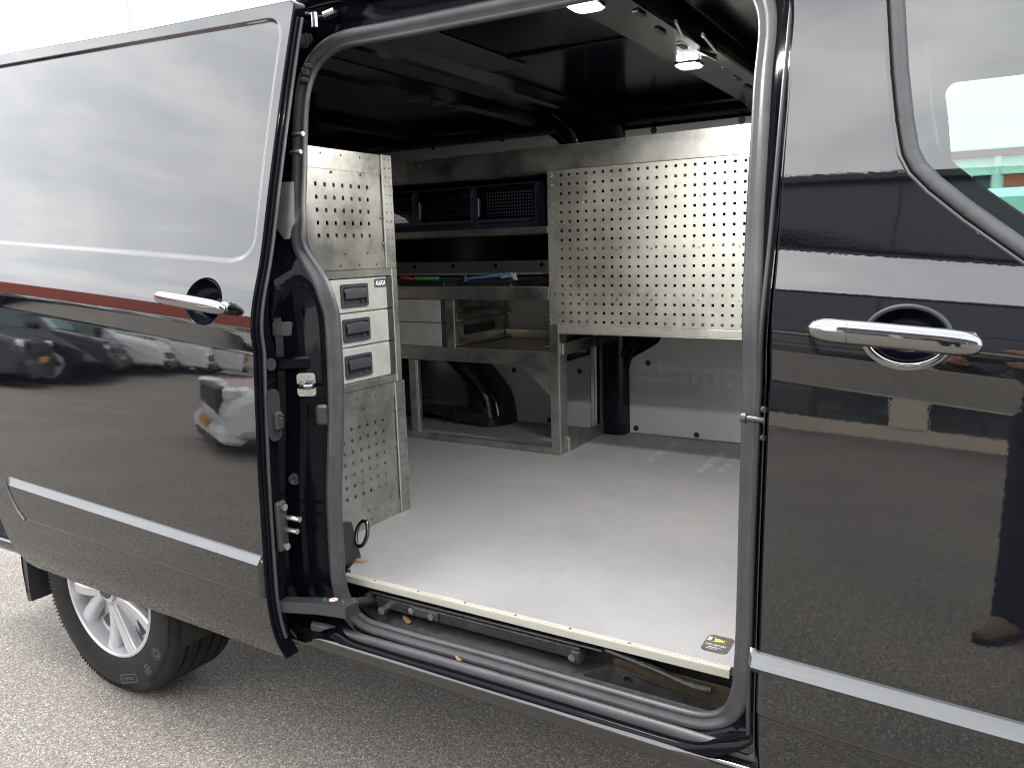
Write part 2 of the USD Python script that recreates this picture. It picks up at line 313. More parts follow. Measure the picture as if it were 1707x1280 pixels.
def shear(z): return np.interp(z, [.4, .66, 1.03, 1.11, 1.2, 1.32, 1.6, 1.9], [.03, .04, .088, .092, .086, .067, .05, .042])
def zwarp(x, z, u0): return z + shear(z) * (x - u0)
def zunwarp(x, zp, u0):
    z = np.array(zp, float)
    for _ in range(25): z = zp - shear(z) * (x - u0)
    return z
BODY, DOOR = (1.25, -0.285), (1.165, -1.37)     # (y0, x where the shear is zero)
def Yat(x, z, side=BODY): return side[0] + P(zwarp(x, z, side[1]))
ROWS = np.unique(np.r_[np.arange(.33, 1.10, .02), np.arange(1.10, 1.36, .0055), 1.163, np.arange(1.36, 2.05, .02)])
def nrm(x, z, side):
    g = dP(zwarp(x, z, side[1])); n = np.stack([g * shear(z), -np.ones_like(g), g], -1)
    return n / np.linalg.norm(n, axis=-1, keepdims=True)
def skin(poly, side, inset=0.0, xstep=0.12):
    """The outer sheet over a polygon in (x, z): vertices, faces, exact normals."""
    pw = shapely.transform(poly.segmentize(0.03), lambda c: np.stack([c[:, 0], zwarp(c[:, 0], c[:, 1], side[1])], 1)).buffer(0)
    x0, z0, x1, z1 = pw.bounds; xs = np.r_[np.arange(x0, x1, xstep), x1]; V, F, k = [], [], 0
    zr = ROWS[(ROWS > z0) & (ROWS < z1)]; zr = np.r_[z0, zr, z1]
    for a, b in zip(zr[:-1], zr[1:]):
        band = pw.intersection(sbox(x0 - 1, a, x1 + 1, b))
        if band.is_empty: continue
        for xa, xb in zip(xs[:-1], xs[1:]):
            c = band.intersection(sbox(xa, a, xb, b))
            for g in getattr(c, 'geoms', [c]):
                if g.geom_type != 'Polygon' or g.area < 1e-9: continue
                v, f = trimesh.creation.triangulate_polygon(g, engine='earcut')
                V.append(v); F.append(f + k); k += len(v)
    V, F = np.vstack(V), np.vstack(F)
    x = V[:, 0]; z = zunwarp(x, V[:, 1], side[1])
    y = Yat(x, z, side) + inset
    N = nrm(x, z, side); W = np.stack([x, y, z], 1)
    fn = np.cross(W[F[:, 1]] - W[F[:, 0]], W[F[:, 2]] - W[F[:, 0]])
    flip = (fn * N[F[:, 0]]).sum(1) < 0
    F[flip] = F[flip][:, ::-1]
    return W, F, N
def loop_of(ring, n=None):
    c = np.array(ring.coords)[:-1]
    if Polygon(c).exterior.is_ccw is False: c = c[::-1]
    return c
def resample(c, step=0.012):
    p = np.vstack([c, c[:1]]); out = []
    for a, b in zip(p[:-1], p[1:]):
        k = max(1, int(np.ceil(np.linalg.norm(b - a) / step)))
        out += [a + (b - a) * i / k for i in range(k)]
    return np.array(out)
def outward(c):
    t = np.roll(c, -1, 0) - np.roll(c, 1, 0); t /= np.linalg.norm(t, axis=1, keepdims=True) + 1e-12
    return np.stack([t[:, 1], -t[:, 0]], 1)
def edge_band(c, stations, side, dfun=None):
    """Rings around the loop c (x, z): stations are (offset outward, depth inward)."""
    n = outward(c); R = []
    for o, d in stations:
        q = c + n * o
        R.append(np.stack([q[:, 0], Yat(q[:, 0], q[:, 1], side) + d * (dfun(q[:, 1]) if dfun else 1), q[:, 1]], 1))
    return rings_mesh(R)
def panel_with_edge(poly, side, r=0.003, depth=0.03, dfun=None):
    """Skin plus a rounded edge going inwards."""
    c = resample(loop_of(poly.exterior)); n = outward(c)
    inner = Polygon(c - n * r, [h.coords for h in poly.interiors])
    if not inner.is_valid: inner = inner.buffer(0)
    st = [(-r * (1 - math.sin(a)), r * (1 - math.cos(a))) for a in np.linspace(0, math.pi / 2, 5)] + [(0, depth)]
    return skin(inner, side), edge_band(c, st, side, dfun)
def onskin(px, py, side):
    """Where the view ray through that point of the picture meets the van's side."""
    d = RC.T @ np.array([(px - 853.5) / 1311.4, (py - 640) / 1311.4, 1]); y = side[0]
    for _ in range(30):
        a = EYE + d * (y / d[1]); y = float(Yat(a[0], a[2], side))
    return a

SETTING = {}
# ------------------------------------------------------------------ ground
gx = np.array([-400, -60, -15, -6, 0, 6, 15, 60, 400.0])
gv = np.array([[x, y, 0] for x in gx for y in gx]); gf = []
for i in range(8):
    for j in range(8):
        a = i * 9 + j; gf += [[a, a + 9, a + 10], [a, a + 10, a + 1]]
emit('ground', trimesh.Trimesh(gv, gf, process=False), 'asphalt', smooth=False, kind='structure', label='grey worn asphalt of the yard')

# ------------------------------------------------------------------ THE VAN
van = thing('panel_van', 'black panel van with its side door slid open on a fitted-out cargo bay', 'van', (-0.8, 2.2, 0))
SEAL = spl(np.array([(-1.281, .60), (-1.277, .521), (-1.258, .482), (-1.225, .460), (-1.17, .454), (-1.08, .453), (-.95, .454), (-.80, .454), (-.674, .453), (-.534, .452), (-.438, .452), (-.388, .458), (-.350, .480), (-.327, .525), (-.3185, .60), (-.317, .743), (-.318, .916), (-.319, 1.05), (-.321, 1.15), (-.325, 1.23), (-.331, 1.32), (-.335, 1.41), (-.339, 1.535), (-.341, 1.63), (-.341, 1.69), (-.349, 1.733), (-.370, 1.772), (-.41, 1.803), (-.48, 1.821), (-.65, 1.824), (-.92, 1.823), (-1.107, 1.824), (-1.272, 1.826), (-1.355, 1.820), (-1.405, 1.793), (-1.430, 1.745), (-1.432, 1.67), (-1.418, 1.57), (-1.408, 1.50), (-1.398, 1.43), (-1.376, 1.372), (-1.335, 1.322), (-1.292, 1.270), (-1.267, 1.205), (-1.259, 1.12), (-1.257, 1.03), (-1.261, .94), (-1.270, .85), (-1.279, .74)]), 320, True)
if not Polygon(SEAL).exterior.is_ccw: SEAL = SEAL[::-1]
no = outward(SEAL)
def smooth_loop(a, k=9):
    w = np.hanning(k + 2)[1:-1]; w /= w.sum(); h = k // 2
    return np.stack([np.convolve(np.r_[c[-h:], c, c[:h]], w, mode='valid') for c in a.T], 1) if a.ndim > 1 else np.convolve(np.r_[a[-h:], a, a[:h]], w, mode='valid')
no = smooth_loop(no, 15); no /= np.linalg.norm(no, axis=1, keepdims=True)
bot = np.clip((-no[:, 1] - 0.35) / 0.5, 0, 1); bot = bot * bot * (3 - 2 * bot)
wid = np.interp(no[:, 0], [-1, -.6, 0, .6, 1], [.165, .16, .072, .050, .050])
wid = smooth_loop(wid, 21)
dside = np.array([-.02, 0, .16, .22, .46, .52, .78, .84, .92, .97, 1.0])[:, None] * wid[None, :]
yside = np.array([.075, .060, .052, .042, .040, .028, .024, .010, .004, .001, .0])
dbot = np.array([-.006, 0, .006, .010, .002, .012, .006, .008, .012, .020, .030])
ybot = np.array([1.345, 1.325, 1.305, 1.296, 1.289, 1.283, 1.268, 1.2565, 1.2525, 1.2505, 1.2505])
ring3 = []
for k in range(11):
    d = dside[k] * (1 - bot) + dbot[k] * bot
    q = SEAL + no * d[:, None]; q[:, 0] = np.minimum(q[:, 0], -.2895 - .0004 * (10 - k))
    ys = Yat(q[:, 0], q[:, 1]) + yside[k]
    y = ys * (1 - bot) + ybot[k] * bot
    ring3.append(np.stack([q[:, 0], y, q[:, 1]], 1))
OUTER = ring3[-1][:, [0, 2]]
dense = []
R3 = np.array(ring3)
jamb = rings_mesh(list(R3))
emit('door_frame', jamb, 'jamb_paint', van, smooth=24)
# rubber seal: a fat bulb and a slimmer lip
ys = Yat(SEAL[:, 0], SEAL[:, 1]) + .055
ys = ys * (1 - bot) + 1.318 * bot
path = np.stack([SEAL[:, 0], ys, SEAL[:, 1]], 1)
sec = []
for cx, cy, rx, ry, a0, a1 in ((-.004, -.0085, .0115, .0125, 40, 320), (.001, .0125, .0075, .0085, -140, 140)):
    pass
th1 = np.radians(np.linspace(50, 310, 14)); th2 = np.radians(np.linspace(-125, 125, 9))
sec = np.vstack([np.stack([-.002 + .0125 * np.sin(th1), -.007 + .0135 * np.cos(th1)], 1), np.stack([.001 + .0085 * np.sin(th2), .013 + .0075 * np.cos(th2)], 1)])
emit('door_seal', sweep(path, sec, (0, 1, 0), closed=True), 'rubber', van, smooth=40)
# weather strip lying on the outer sill
wx = np.linspace(-1.30, -.30, 60)
wz = .449 + .004 * np.sin((wx + 1.3) * 3.0)
wp = np.stack([wx, np.full_like(wx, 1.272), wz], 1)
wp = np.vstack([[-1.335, 1.262, .452], wp, [-.286, 1.268, .455]])
emit('sill_rubber_strip', sweep(wp, circ(.0095, 12, .012), (0, 1, 0)), 'rubber', van, smooth=50)
# lower rocker under the opening
prof = np.array([(1.2535, .438), (1.2485, .432), (1.247, .424), (1.249, .412), (1.256, .400), (1.266, .392), (1.29, .386), (1.34, .384), (1.34, .43), (1.262, .440)])
emit('rocker_panel', sweep([(-2.9, 0, 0), (-1.5, 0, 0), (-.9, 0, 0), (-.294, 0, 0)], prof[:, [0, 1]][:, ::1], (0, 1, 0)), 'paint', van, smooth=40)
# outer side of the body behind the opening, with the wheel arch cut out
WHX, WHZ, WHR = -2.245, .335, .335
quarter = Polygon([(-3.25, .40), (-3.25, 1.93), (-.9, 1.915), (-.288, 1.905), (-.288, .395)]).difference(Polygon(OUTER)).difference(Point(WHX, WHZ + .01).buffer(.40, quad_segs=24))
quarter = max(quarter.geoms, key=lambda g: g.area) if hasattr(quarter, 'geoms') else quarter
W, F, N = skin(quarter.difference(sbox(-.30, 0, 0, 3)).buffer(0) if False else quarter, BODY)
emit('rear_side_panel', (W, F, N), 'paint', van)
# wheel housing
th = np.radians(np.linspace(-12, 192, 40))
emit('wheel_housing', rings_mesh([[(WHX + .40 * math.cos(a), y, WHZ + .01 + .40 * math.sin(a)) for a in th] for y in (1.262, 1.62)], closed_u=False), 'dirty_black', van, smooth=60)
emit('wheel_housing', bx(WHX - .42, WHX + .42, 1.60, 1.62, .28, .80), 'dirty_black', van)
# underbody, roof, far side, ends
emit('underbody', bx(-3.2, -.30, 1.345, 3.16, .40, .44, .005), 'dirty_black', van)
emit('front_underbody', bx(-.30, .75, 1.32, 3.16, .32, .36, .005), 'dirty_black', van)
YC = 2.235
th = np.linspace(0, 1, 13)
roof_sec = np.array([(1.4715, 1.896), (1.479, 1.905), (1.476, 1.914), (1.50, 1.945), (1.56, 1.972), (1.70, 1.990), (2.0, 2.002), (YC, 2.005)])
roof_sec = np.vstack([roof_sec, [(2 * YC - y, z) for y, z in roof_sec[::-1][1:]]])
rr = [[(x, y, z + shear(1.9) * 0 + .03 * (-.3 - x) * .3) for y, z in roof_sec] for x in np.linspace(-3.25, .75, 9)]
emit('roof', rings_mesh(rr, closed_u=False), 'paint', van, smooth=40)
far_poly = Polygon([(-3.25, .40), (-3.25, 1.93), (.75, 1.89), (.75, .40)])
FW = Polygon([(-.152, 1.818), (-.142, 1.76), (-.134, 1.71), (-.1055, 1.47), (-.085, 1.40), (-.04, 1.34), (.06, 1.265), (.20, 1.20), (.66, 1.15), (.66, 1.70), (.58, 1.818)]).buffer(-.035).buffer(.063, quad_segs=8)
def mirror(m):
    W, F, N = m; W = W * [1, -1, 1] + [0, 2 * YC, 0]
    return W, F[:, ::-1], N * [1, -1, 1]
emit('far_side_panel', mirror(skin(far_poly.difference(FW), BODY)), 'paint', van)
c = resample(loop_of(FW.exterior), .02); e = edge_band(c, [(0, 0), (-.012, .002), (-.03, .03)], BODY); v = e.vertices.copy(); v[:, 1] = 2 * YC - v[:, 1]
emit('far_window_frame', trimesh.Trimesh(v, e.faces[:, ::-1], process=False), 'black_plastic', van)
emit('far_window', mirror(skin(FW.buffer(.004), (BODY[0] + .012, BODY[1]))), 'far_glass', van)
emit('inner_far_pillar', bx(-.255, -.165, 3.02, 3.05, .9, 1.86, .01), 'black_plastic', van)
zz_ = np.linspace(.45, 1.86, 40)
emit('door_pillar', rings_mesh([[(-.322, Yat(-.30, z) + .056, z), (-.21, Yat(-.30, z) + .052, z), (-.21, 1.46, z), (-.322, 1.46, z)] for z in zz_], cap=True), 'jamb_paint', van, smooth=30)
emit('bulkhead', bx(-.285, -.262, 1.50, 2.96, .54, 1.87, .004), 'inner_paint', van)
emit('cab_roof_lining', bx(-.26, .75, 1.50, 2.97, 1.86, 1.875, .004), 'dark_board', van)
emit('rear_door_inner', bx(-3.22, -3.19, 1.45, 3.06, .5, 1.9, .004), 'inner_paint', van)
emit('far_inner_wall', bx(-3.2, -.285, 3.085, 3.10, .5, 1.88, .002), 'inner_paint', van)
emit('near_inner_wall', trimesh.Trimesh(*skin(sbox(-3.2, .45, -1.60, 1.88), (BODY[0] + .06, BODY[1]))[:2], process=False), 'inner_paint', van)

# ---- load bay: floor, sill strip, step and track
flo = Polygon([(-3.18, 1.43), (-1.345, 1.43), (-1.335, 1.405), (-1.305, 1.3712), (-.288, 1.3712), (-.288, 3.06), (-3.18, 3.06)])
fl = emit('load_floor', plate(flo, .018, (0, 0, .532), (1, 0, 0), (0, 1, 0)), 'floor', van, smooth=20)
st = rrect(-.4335, -.3805, 1.4075, 1.476, .011)
emit('floor_sticker', plate(st, .0008, (0, 0, .5502), (1, 0, 0), (0, 1, 0)), 'sticker', fl, label='worn grey sticker with a yellow emblem')
em = Polygon([(-.4200, 1.466), (-.414, 1.4605), (-.4085, 1.4612), (-.4015, 1.4585), (-.3935, 1.4605), (-.4005, 1.4545), (-.3955, 1.450), (-.4045, 1.4515), (-.4135, 1.4470), (-.4185, 1.4480), (-.4145, 1.4530)])
emit('sticker_emblem', plate(em, .0004, (0, 0, .5511), (1, 0, 0), (0, 1, 0)), 'yellow', fl)
emit('worn_print_line', plate(shapely.union_all([sbox(-.4285 + .0042 * k, 1.4315, -.4285 + .0042 * k + (.0018, .0030, .0024)[k % 3], 1.4345 + (.0022, .0032, .0027)[(k * 2) % 3]) for k in range(10)]), .0004, (0, 0, .5511), (1, 0, 0), (0, 1, 0)), 'worn_print', fl, kind='stuff')
for bb in ((-.4305, 1.4495, -.4235, 1.4655), (-.420, 1.4235, -.393, 1.4255), (-.424, 1.4175, -.402, 1.4192)):
    emit('sticker_print', plate(sbox(*bb), .0004, (0, 0, .5511), (1, 0, 0), (0, 1, 0)), 'worn_print', fl)
random.seed(4)
for x, y0, y1, w, sl in ((-1.02, 2.655, 2.99, .034, 0), (-.812, 2.60, 2.885, .036, .004), (-.745, 2.64, 2.75, .03, .0)):
    rng = np.random.default_rng(int(-x * 100)); ys_ = np.linspace(y0, y1, 16)
    pg = Polygon([(x - w / 2 + rng.normal() * .0025 + sl, y) for y in ys_] + [(x + w / 2 + rng.normal() * .0025, y) for y in ys_[::-1]]).buffer(0)
    emit('tape_residue', plate(pg, .0003, (0, 0, .5501), (1, 0, 0), (0, 1, 0)), 'residue', fl)
prof = np.array([(1.3635, .5345), (1.3635, .5485), (1.3665, .5515), (1.374, .5515), (1.3755, .5498), (1.3785, .5498), (1.380, .5515), (1.388, .5515), (1.3895, .5498), (1.392, .5498), (1.3935, .5515), (1.400, .5510), (1.400, .5495), (1.372, .5345)])
prof[:, 0] = 1.354 + (prof[:, 0] - 1.3635) * .46
ss = emit('sill_strip', sweep([(-1.315, 0, 0), (-.9, 0, 0), (-.36, 0, 0)], prof, (0, 1, 0)), 'sill_alu', van, smooth=25)
for x in np.linspace(-1.22, -.43, 7):
    emit('screw', cyl((x, 1.3635, .5510), (x, 1.3635, .5520), .0028, 10), 'zinc', ss)
emit('plywood_edge', bx(-1.335, -1.312, 1.39, 1.425, .531, .549, .001), 'ply_edge', van)
emit('plywood_edge', bx(-1.355, -1.318, 1.434, 1.452, .531, .5525, .001), 'ply_edge', van)
emit('sill_face', bx(-1.33, -.33, 1.398, 1.415, .455, .532, .002), 'dirty_black', van)
emit('sill_step', rings_mesh([[(x, 1.405, .470), (x, 1.385, .468), (x, 1.36, .461), (x, 1.335, .452), (x, 1.31, .446)] for x in (-1.34, -.9, -.33)], closed_u=False), 'grime', van)
tr = emit('track_rail', trimesh.util.concatenate([bx(-1.22, -.671, 1.362, 1.396, .485, .513, .003), bx(-1.24, -.62, 1.358, 1.398, .518, .523, .002)]), 'dirty_black', van)
emit('rail_end_plate', bx(-.690, -.668, 1.354, 1.397, .480, .508, .003), 'grime', tr)
for px, pz in ((-1.105, .503), (-1.048, .500), (-.686, .492)):
    emit('bolt', cyl((px, 1.363, pz), (px, 1.352, pz), .0085, 6), 'zinc', tr)
emit('rail_bracket', bx(-1.11, -1.03, 1.3565, 1.363, .490, .512, .003), 'black_plastic', tr)
emit('roller', cyl((-1.185, 1.365, .490), (-1.185, 1.340, .490), .010, 14), 'zinc', tr)
emit('roller', cyl((-1.235, 1.365, .512), (-1.235, 1.35, .512), .008, 14), 'grime', tr)
# right end of the step: opening with raw primer, drain hole, guide rail end
emit('step_plate', plate(Polygon([(-.66, .462), (-.60, .50), (-.345, .468), (-.345, .452)]).difference(Polygon([(-.585, .4925), (-.48, .484), (-.37, .4715), (-.37, .4665), (-.50, .478)])).difference(Point(-.56, .474).buffer(.011)), .003, (0, 1.357, 0), (1, 0, 0), (0, 0, 1)), 'dirty_black', van)
emit('step_cavity', bx(-.60, -.34, 1.372, 1.376, .455, .505, .001), 'primer', van)
emit('track_guide', tube(spl([(-.62, 1.375, .518), (-.50, 1.366, .507), (-.42, 1.36, .497), (-.395, 1.362, .498)], 14), .006), 'dirty_black', van)
# lashing ring and its plate near the rear edge of the floor
emit('corner_plate', plate(Polygon([(1.395, .551), (1.462, .551), (1.435, .655), (1.40, .66)]), .02, (-1.37, 0, 0), (0, 1, 0), (0, 0, 1)), 'black_plastic', van)
a = np.linspace(0, 2 * np.pi, 24, endpoint=False)
ringp = np.stack([-1.318 + .018 * np.cos(a) * 1.0, 1.435 + .0 * a, .630 + .030 * np.sin(a)], 1) + np.stack([0 * a, .012 * np.sin(a), 0 * a], 1)
emit('lashing_ring', sweep(ringp, circ(.0052, 8), (0, 1, 0), closed=True), 'paint', van, smooth=60)

# ---- far wall of the bay: grey lining boards between black posts, wheel arch
def board(poly, y, t=.006): return plate(poly, t, (0, y, 0), (1, 0, 0), (0, 0, 1))
def yp_(poly, y, t=.003):
    m = plate(poly, t, (0, 0, 0), (1, 0, 0), (0, 0, 1)); m.apply_translation([0, y - m.bounds[0, 1], 0]); return m
arc = [(-1.254, .836), (-1.250, .855), (-1.238, .872), (-1.215, .886), (-1.165, .914), (-1.128, .938), (-1.112, .965), (-1.11, 1.05)]
l1 = emit('lining_board', board(Polygon([(-1.252, .553)] + arc + [(-.30, 1.06), (-.30, .553)]), 3.056), 'lining', van)
for x, z in ((-1.172, .853), (-1.225, .572), (-.963, .568), (-.66, .57)):
    emit('trim_clip', cyl((x, 3.0485, z), (x, 3.053, z), .0115, 14, .014), 'black_plastic', l1)
l2 = emit('lining_board', board(Polygon([(-2.6, .553), (-2.6, 1.16), (-1.36, 1.16), (-1.385, .93), (-1.425, .83), (-1.435, .70), (-1.42, .553)]), 3.056), 'lining', van)
for x, z in ((-1.817, .788), (-1.486, .801), (-1.64, .57), (-2.3, .80)):
    emit('trim_clip', cyl((x, 3.0485, z), (x, 3.053, z), .0115, 14, .014), 'black_plastic', l2)
l3 = emit('lining_board', board(Polygon([(-2.9, 1.5), (-2.9, 1.812), (-1.70, 1.815), (-1.62, 1.808), (-1.57, 1.775), (-1.53, 1.725), (-1.53, 1.5)]), 3.030), 'lining', van)
for x, z in ((-2.2, 1.80), (-1.83, 1.803)):
    emit('trim_clip', cyl((x, 3.0225, z), (x, 3.027, z), .0125, 14, .015), 'black_plastic', l3)
l4 = emit('lining_board', board(Polygon([(-1.44, 1.5), (-1.44, 1.72), (-1.405, 1.76), (-1.34, 1.782), (-.30, 1.79), (-.30, 1.5)]), 3.030), 'lining', van)
for x, z in ((-1.14, 1.772), (-.80, 1.775)):
    emit('trim_clip', cyl((x, 3.0225, z), (x, 3.027, z), .0125, 14, .015), 'black_plastic', l4)
emit('wall_rail', yp_(sbox(-2.7, 1.222, -1.37, 1.282).difference(shapely.union_all([Point(x, 1.262).buffer(.0095) for x in (-2.31, -2.09, -1.86, -1.63)])), 2.985), 'lining', van, label='grey wall rail with four round holes')
emit('wall_post', sweep([(-1.335, 3.03, z) for z in (.50, .9, 1.4, 1.86)], np.array([(-.035, -.075), (-.045, -.05), (-.045, .05), (-.03, .075), (.03, .08), (.03, -.08)]), (0, 1, 0)), 'inner_paint', van, smooth=30)
emit('wall_post', sweep(spl([(-1.29, 3.045, .52), (-1.285, 3.045, .80), (-1.26, 3.04, .90), (-1.20, 3.035, .97), (-1.15, 3.035, 1.10)], 24), circ(.05, 10, .03), (0, 1, 0)), 'jamb_paint', van, smooth=40)
a = np.linspace(0, 2 * np.pi, 28, endpoint=False)
emit('post_recess_rim', sweep(np.stack([-1.175 + .055 * np.sign(np.cos(a)) * np.abs(np.cos(a)) ** .6, 3.03 + 0 * a, .985 + .028 * np.sign(np.sin(a)) * np.abs(np.sin(a)) ** .6], 1), circ(.006, 8), (0, 1, 0), closed=True), 'jamb_paint', van, smooth=50)
# wheel arch inside the bay
prof = spl([(-2.66, 0, .545), (-2.60, 0, .72), (-2.42, 0, .90), (-2.22, 0, .950), (-2.06, 0, .905), (-1.90, 0, .775), (-1.825, 0, .675), (-1.806, 0, .545)], 40); A = []
for sft in np.linspace(0, 1, 14):
    ang = sft * math.pi / 2; y = 3.06 - .175 * math.sin(ang) ** .8; k = 1 - .17 * (1 - math.cos(ang)) ** 1.2
    A.append([(-2.23 + (x + 2.23) * k, y, .545 + (z - .545) * k) for x, _, z in prof])
cen = np.array([-2.23, 2.885, .60])
A += [[tuple(cen * (1 - q) + np.array(p_) * q) for p_ in A[13]] for q in (.985, .93, .5, .02)]
emit('wheel_arch', rings_mesh(A, closed_u=False), 'arch_paint', van, smooth=50)
for x0, z0, x1, z1 in ((-2.30, .66, -2.16, .66), (-2.10, .56, -2.10, .63), (-2.04, .56, -2.04, .63), (-2.23, .60, -2.23, .84)):
    emit('arch_rib', tube([(x0, 2.884, z0), (x1, 2.884, z1)], .004), 'arch_paint', van)

# ---- ceiling: boards, bows, lamps, far cant rail
emit('ceiling_panel', bx(-3.15, -.29, 1.50, 3.0, 1.868, 1.874, .002), 'inner_paint', van)
emit('cant_rail', sweep([(-3.15, 3.02, 1.845), (-1.6, 3.02, 1.845), (-.3, 3.02, 1.845)], circ(.07, 14, .05), (0, 1, 0)), 'inner_paint', van, smooth=50)
emit('near_cant_rail', bx(-3.1, -.33, 1.50, 1.545, 1.83, 1.868, .012), 'inner_paint', van)
emit('cant_pillar', sweep(spl([(-1.47, 3.03, 1.60), (-1.475, 3.025, 1.72), (-1.50, 3.005, 1.80), (-1.56, 2.96, 1.86)], 16), circ(.045, 10, .035), (1, 0, 0)), 'jamb_paint', van, smooth=50)
for x0, x1, y0, y1 in ((-1.335, -1.20, 1.56, 2.13), (-1.56, -1.43, 1.56, 2.5), (-1.95, -1.72, 1.56, 2.6)):
    emit('roof_board', bx(x0, x1, y0, y1, 1.861, 1.866, .002), 'dark_board', van)
def bow(x, w, y0=1.52, y1=2.97, drop=.05):
    s = np.array([(-.028, -w / 2), (-.028 + drop * .2, -w / 2), (drop - .028 - .008, -w / 2 + .018), (drop - .028, -w / 2 + .026), (drop - .028, w / 2 - .026), (drop - .036, w / 2 - .018), (-.02, w / 2), (-.028, w / 2)])
    return sweep(spl([(x, y0, 1.846), (x, y0 + .15, 1.846), (x, (y0 + y1) / 2, 1.846), (x, y1 - .12, 1.845), (x, y1, 1.83)], 20), s, (0, 0, -1))
b1 = emit('roof_bow', bow(-.70, .17, 1.50, 2.98, .06), 'inner_paint', van, smooth=30)
for y in np.linspace(1.66, 2.62, 7):
    emit('bow_slot', obox((-.665 + .01 * math.sin(y * 9), y, 1.8105), (0, 1, 0), (1, 0, 0), (0, 0, -1), .05, .014, .004), 'black_plastic', b1)
emit('bow_bracket', bx(-.645, -.60, 2.02, 2.60, 1.800, 1.815, .004), 'inner_paint', b1)
emit('bow_bracket', obox((-.60, 2.62, 1.785), (1, 0, 0), (0, 1, 0), (0, 0, 1), .10, .06, .05, .008), 'inner_paint', b1)
for x0, y0, x1, y1 in ((-.60, 1.72, -.62, 1.82), (-.585, 1.86, -.60, 2.02), (-.64, 2.0, -.625, 2.1)):
    emit('bow_clip', tube([(x0, y0, 1.80), (x1, y1, 1.795)], .004), 'zinc', b1)
b2 = emit('roof_bow', bow(-1.385, .085, drop=.035), 'inner_paint', van, smooth=30)
b3 = emit('roof_bow', bow(-1.65, .11, drop=.035), 'inner_paint', van, smooth=30)
for y in (2.2, 2.32, 2.44):
    emit('bow_slot', cyl((-1.66, y, 1.826), (-1.66, y, 1.829), .028, 20), 'black_plastic', b3)
b4 = emit('roof_bow', bow(-2.3, .11, drop=.035), 'inner_paint', van, smooth=30)
emit('roof_seam', bx(-1.2, -.74, 2.02, 2.035, 1.860, 1.868, .003), 'inner_paint', van)
for y in (1.545, 2.20):
    lp = emit('ceiling_lamp', plate(rrect(-.757, -.701, y - .034, y + .034, .017), .007, (0, 0, 1.8085), (1, 0, 0), (0, 1, 0)), 'led', van, label='lit ceiling lamp')
    emit('lamp_rim', plate(rrect(-.763, -.695, y - .040, y + .040, .020).difference(rrect(-.7572, -.7008, y - .0342, y + .0342, .0172)), .006, (0, 0, 1.8105), (1, 0, 0), (0, 1, 0)), 'black_plastic', lp)

# ---- fittings on the rear door jamb
sp = onskin(512, 640, (BODY[0] + .036, BODY[1])); ax = np.array([.80, .58, 0]); ax /= np.linalg.norm(ax); an = np.array([ax[1], -ax[0], 0])
sp = sp + an * .006
stk = emit('striker_plate', plate(rrect(-.021, .021, -.027, .027, .008), .004, sp, ax, (0, 0, 1)), 'zinc', van)
q = sp + an * .004
for dz in (-.017, .017):
    emit('screw', cyl(q + [0, 0, dz], q + an * .005 + np.array([0, 0, dz]), .006, 12), 'zinc', stk)
emit('striker_loop', tube(spl([q - ax * .012, q + an * .022 - ax * .010, q + an * .030 + ax * .004, q + an * .026 + ax * .016, q + ax * .014], 20), .0062, 10), 'chrome', stk)
bl = onskin(539, 690, (BODY[0] + .045, BODY[1]))
emit('rubber_buffer', obox(bl + an * .008, ax, an, (0, 0, 1), .030, .022, .042 * 1.15, .006), 'black_plastic', van)
for px, py, s in ((490, 640, .0), ):
    pass
pt = onskin(482, 548, (BODY[0] + .03, BODY[1]))
emit('jamb_pad', obox(pt + an * .004, ax, an, (0, 0, 1), .075, .012, .034, .005), 'rubber', van)
emit('jamb_ledge', obox(onskin(493, 605, (BODY[0] + .03, BODY[1])) + an * .004, ax, an, (0, 0, 1), .10, .016, .03, .007), 'jamb_paint', van)
pz = onskin(476, 345, (BODY[0] + .03, BODY[1]))
emit('jamb_cover', plate(Polygon([(-.006, -.075), (.006, -.075), (.020, -.050), (.026, .055), (-.026, .055), (-.024, -.045)]), .006, pz + an * .010, ax, (0, 0, 1)), 'zinc', van, label='bare metal cover on the door jamb')
stu = onskin(492, 797, (BODY[0] + .03, BODY[1]))
emit('stud', trimesh.util.concatenate([cyl(stu, stu + an * .03, .006, 10), cyl(stu + an * .004, stu + an * .009, .014, 14)]), 'black_plastic', van)
gr = onskin(516, 70, (BODY[0] + .05, BODY[1]))
gd = np.array([-.1, -.9, -.1]); gd /= np.linalg.norm(gd)
gm = emit('cable_grommet', trimesh.util.concatenate([cyl(gr + gd * (.012 * k - .01), gr + gd * (.012 * k - .002), .021 - .002 * k, 18) for k in range(5)]), 'rubber', van, smooth=40)
emit('grommet_cap', cyl(gr + gd * .045, gr + gd * .062, .0085, 8), 'zinc', gm)
hb = onskin(540, 36, (BODY[0] + .03, BODY[1]))
hg = emit('upper_hinge_arm', tube(spl([hb + [-.09, -.03, .005], hb + [-.03, -.025, .012], hb + [.005, -.02, .0], hb + [.045, .0, .010]], 16), .0085, 10), 'jamb_paint', van, smooth=60)
emit('hinge_bolt', cyl(hb + [0, -.03, -.02], hb + [0, -.03, .012], .008, 8), 'zinc', hg)
emit('hinge_roller', cyl(hb + [.02, -.022, .006], hb + [.045, -.012, .014], .007, 10), 'zinc', hg)
for k, (px, py) in enumerate(((513, 112), (509, 122), (508, 135))):
    p = onskin(px, py, (BODY[0] + .045, BODY[1]))
    emit('jamb_clip', obox(p + an * .006, ax, an, (0, 0, 1), .018, .014, .012 + .006 * (k % 2), .003), 'zinc' if k in (3, 4) else 'black_plastic', van)
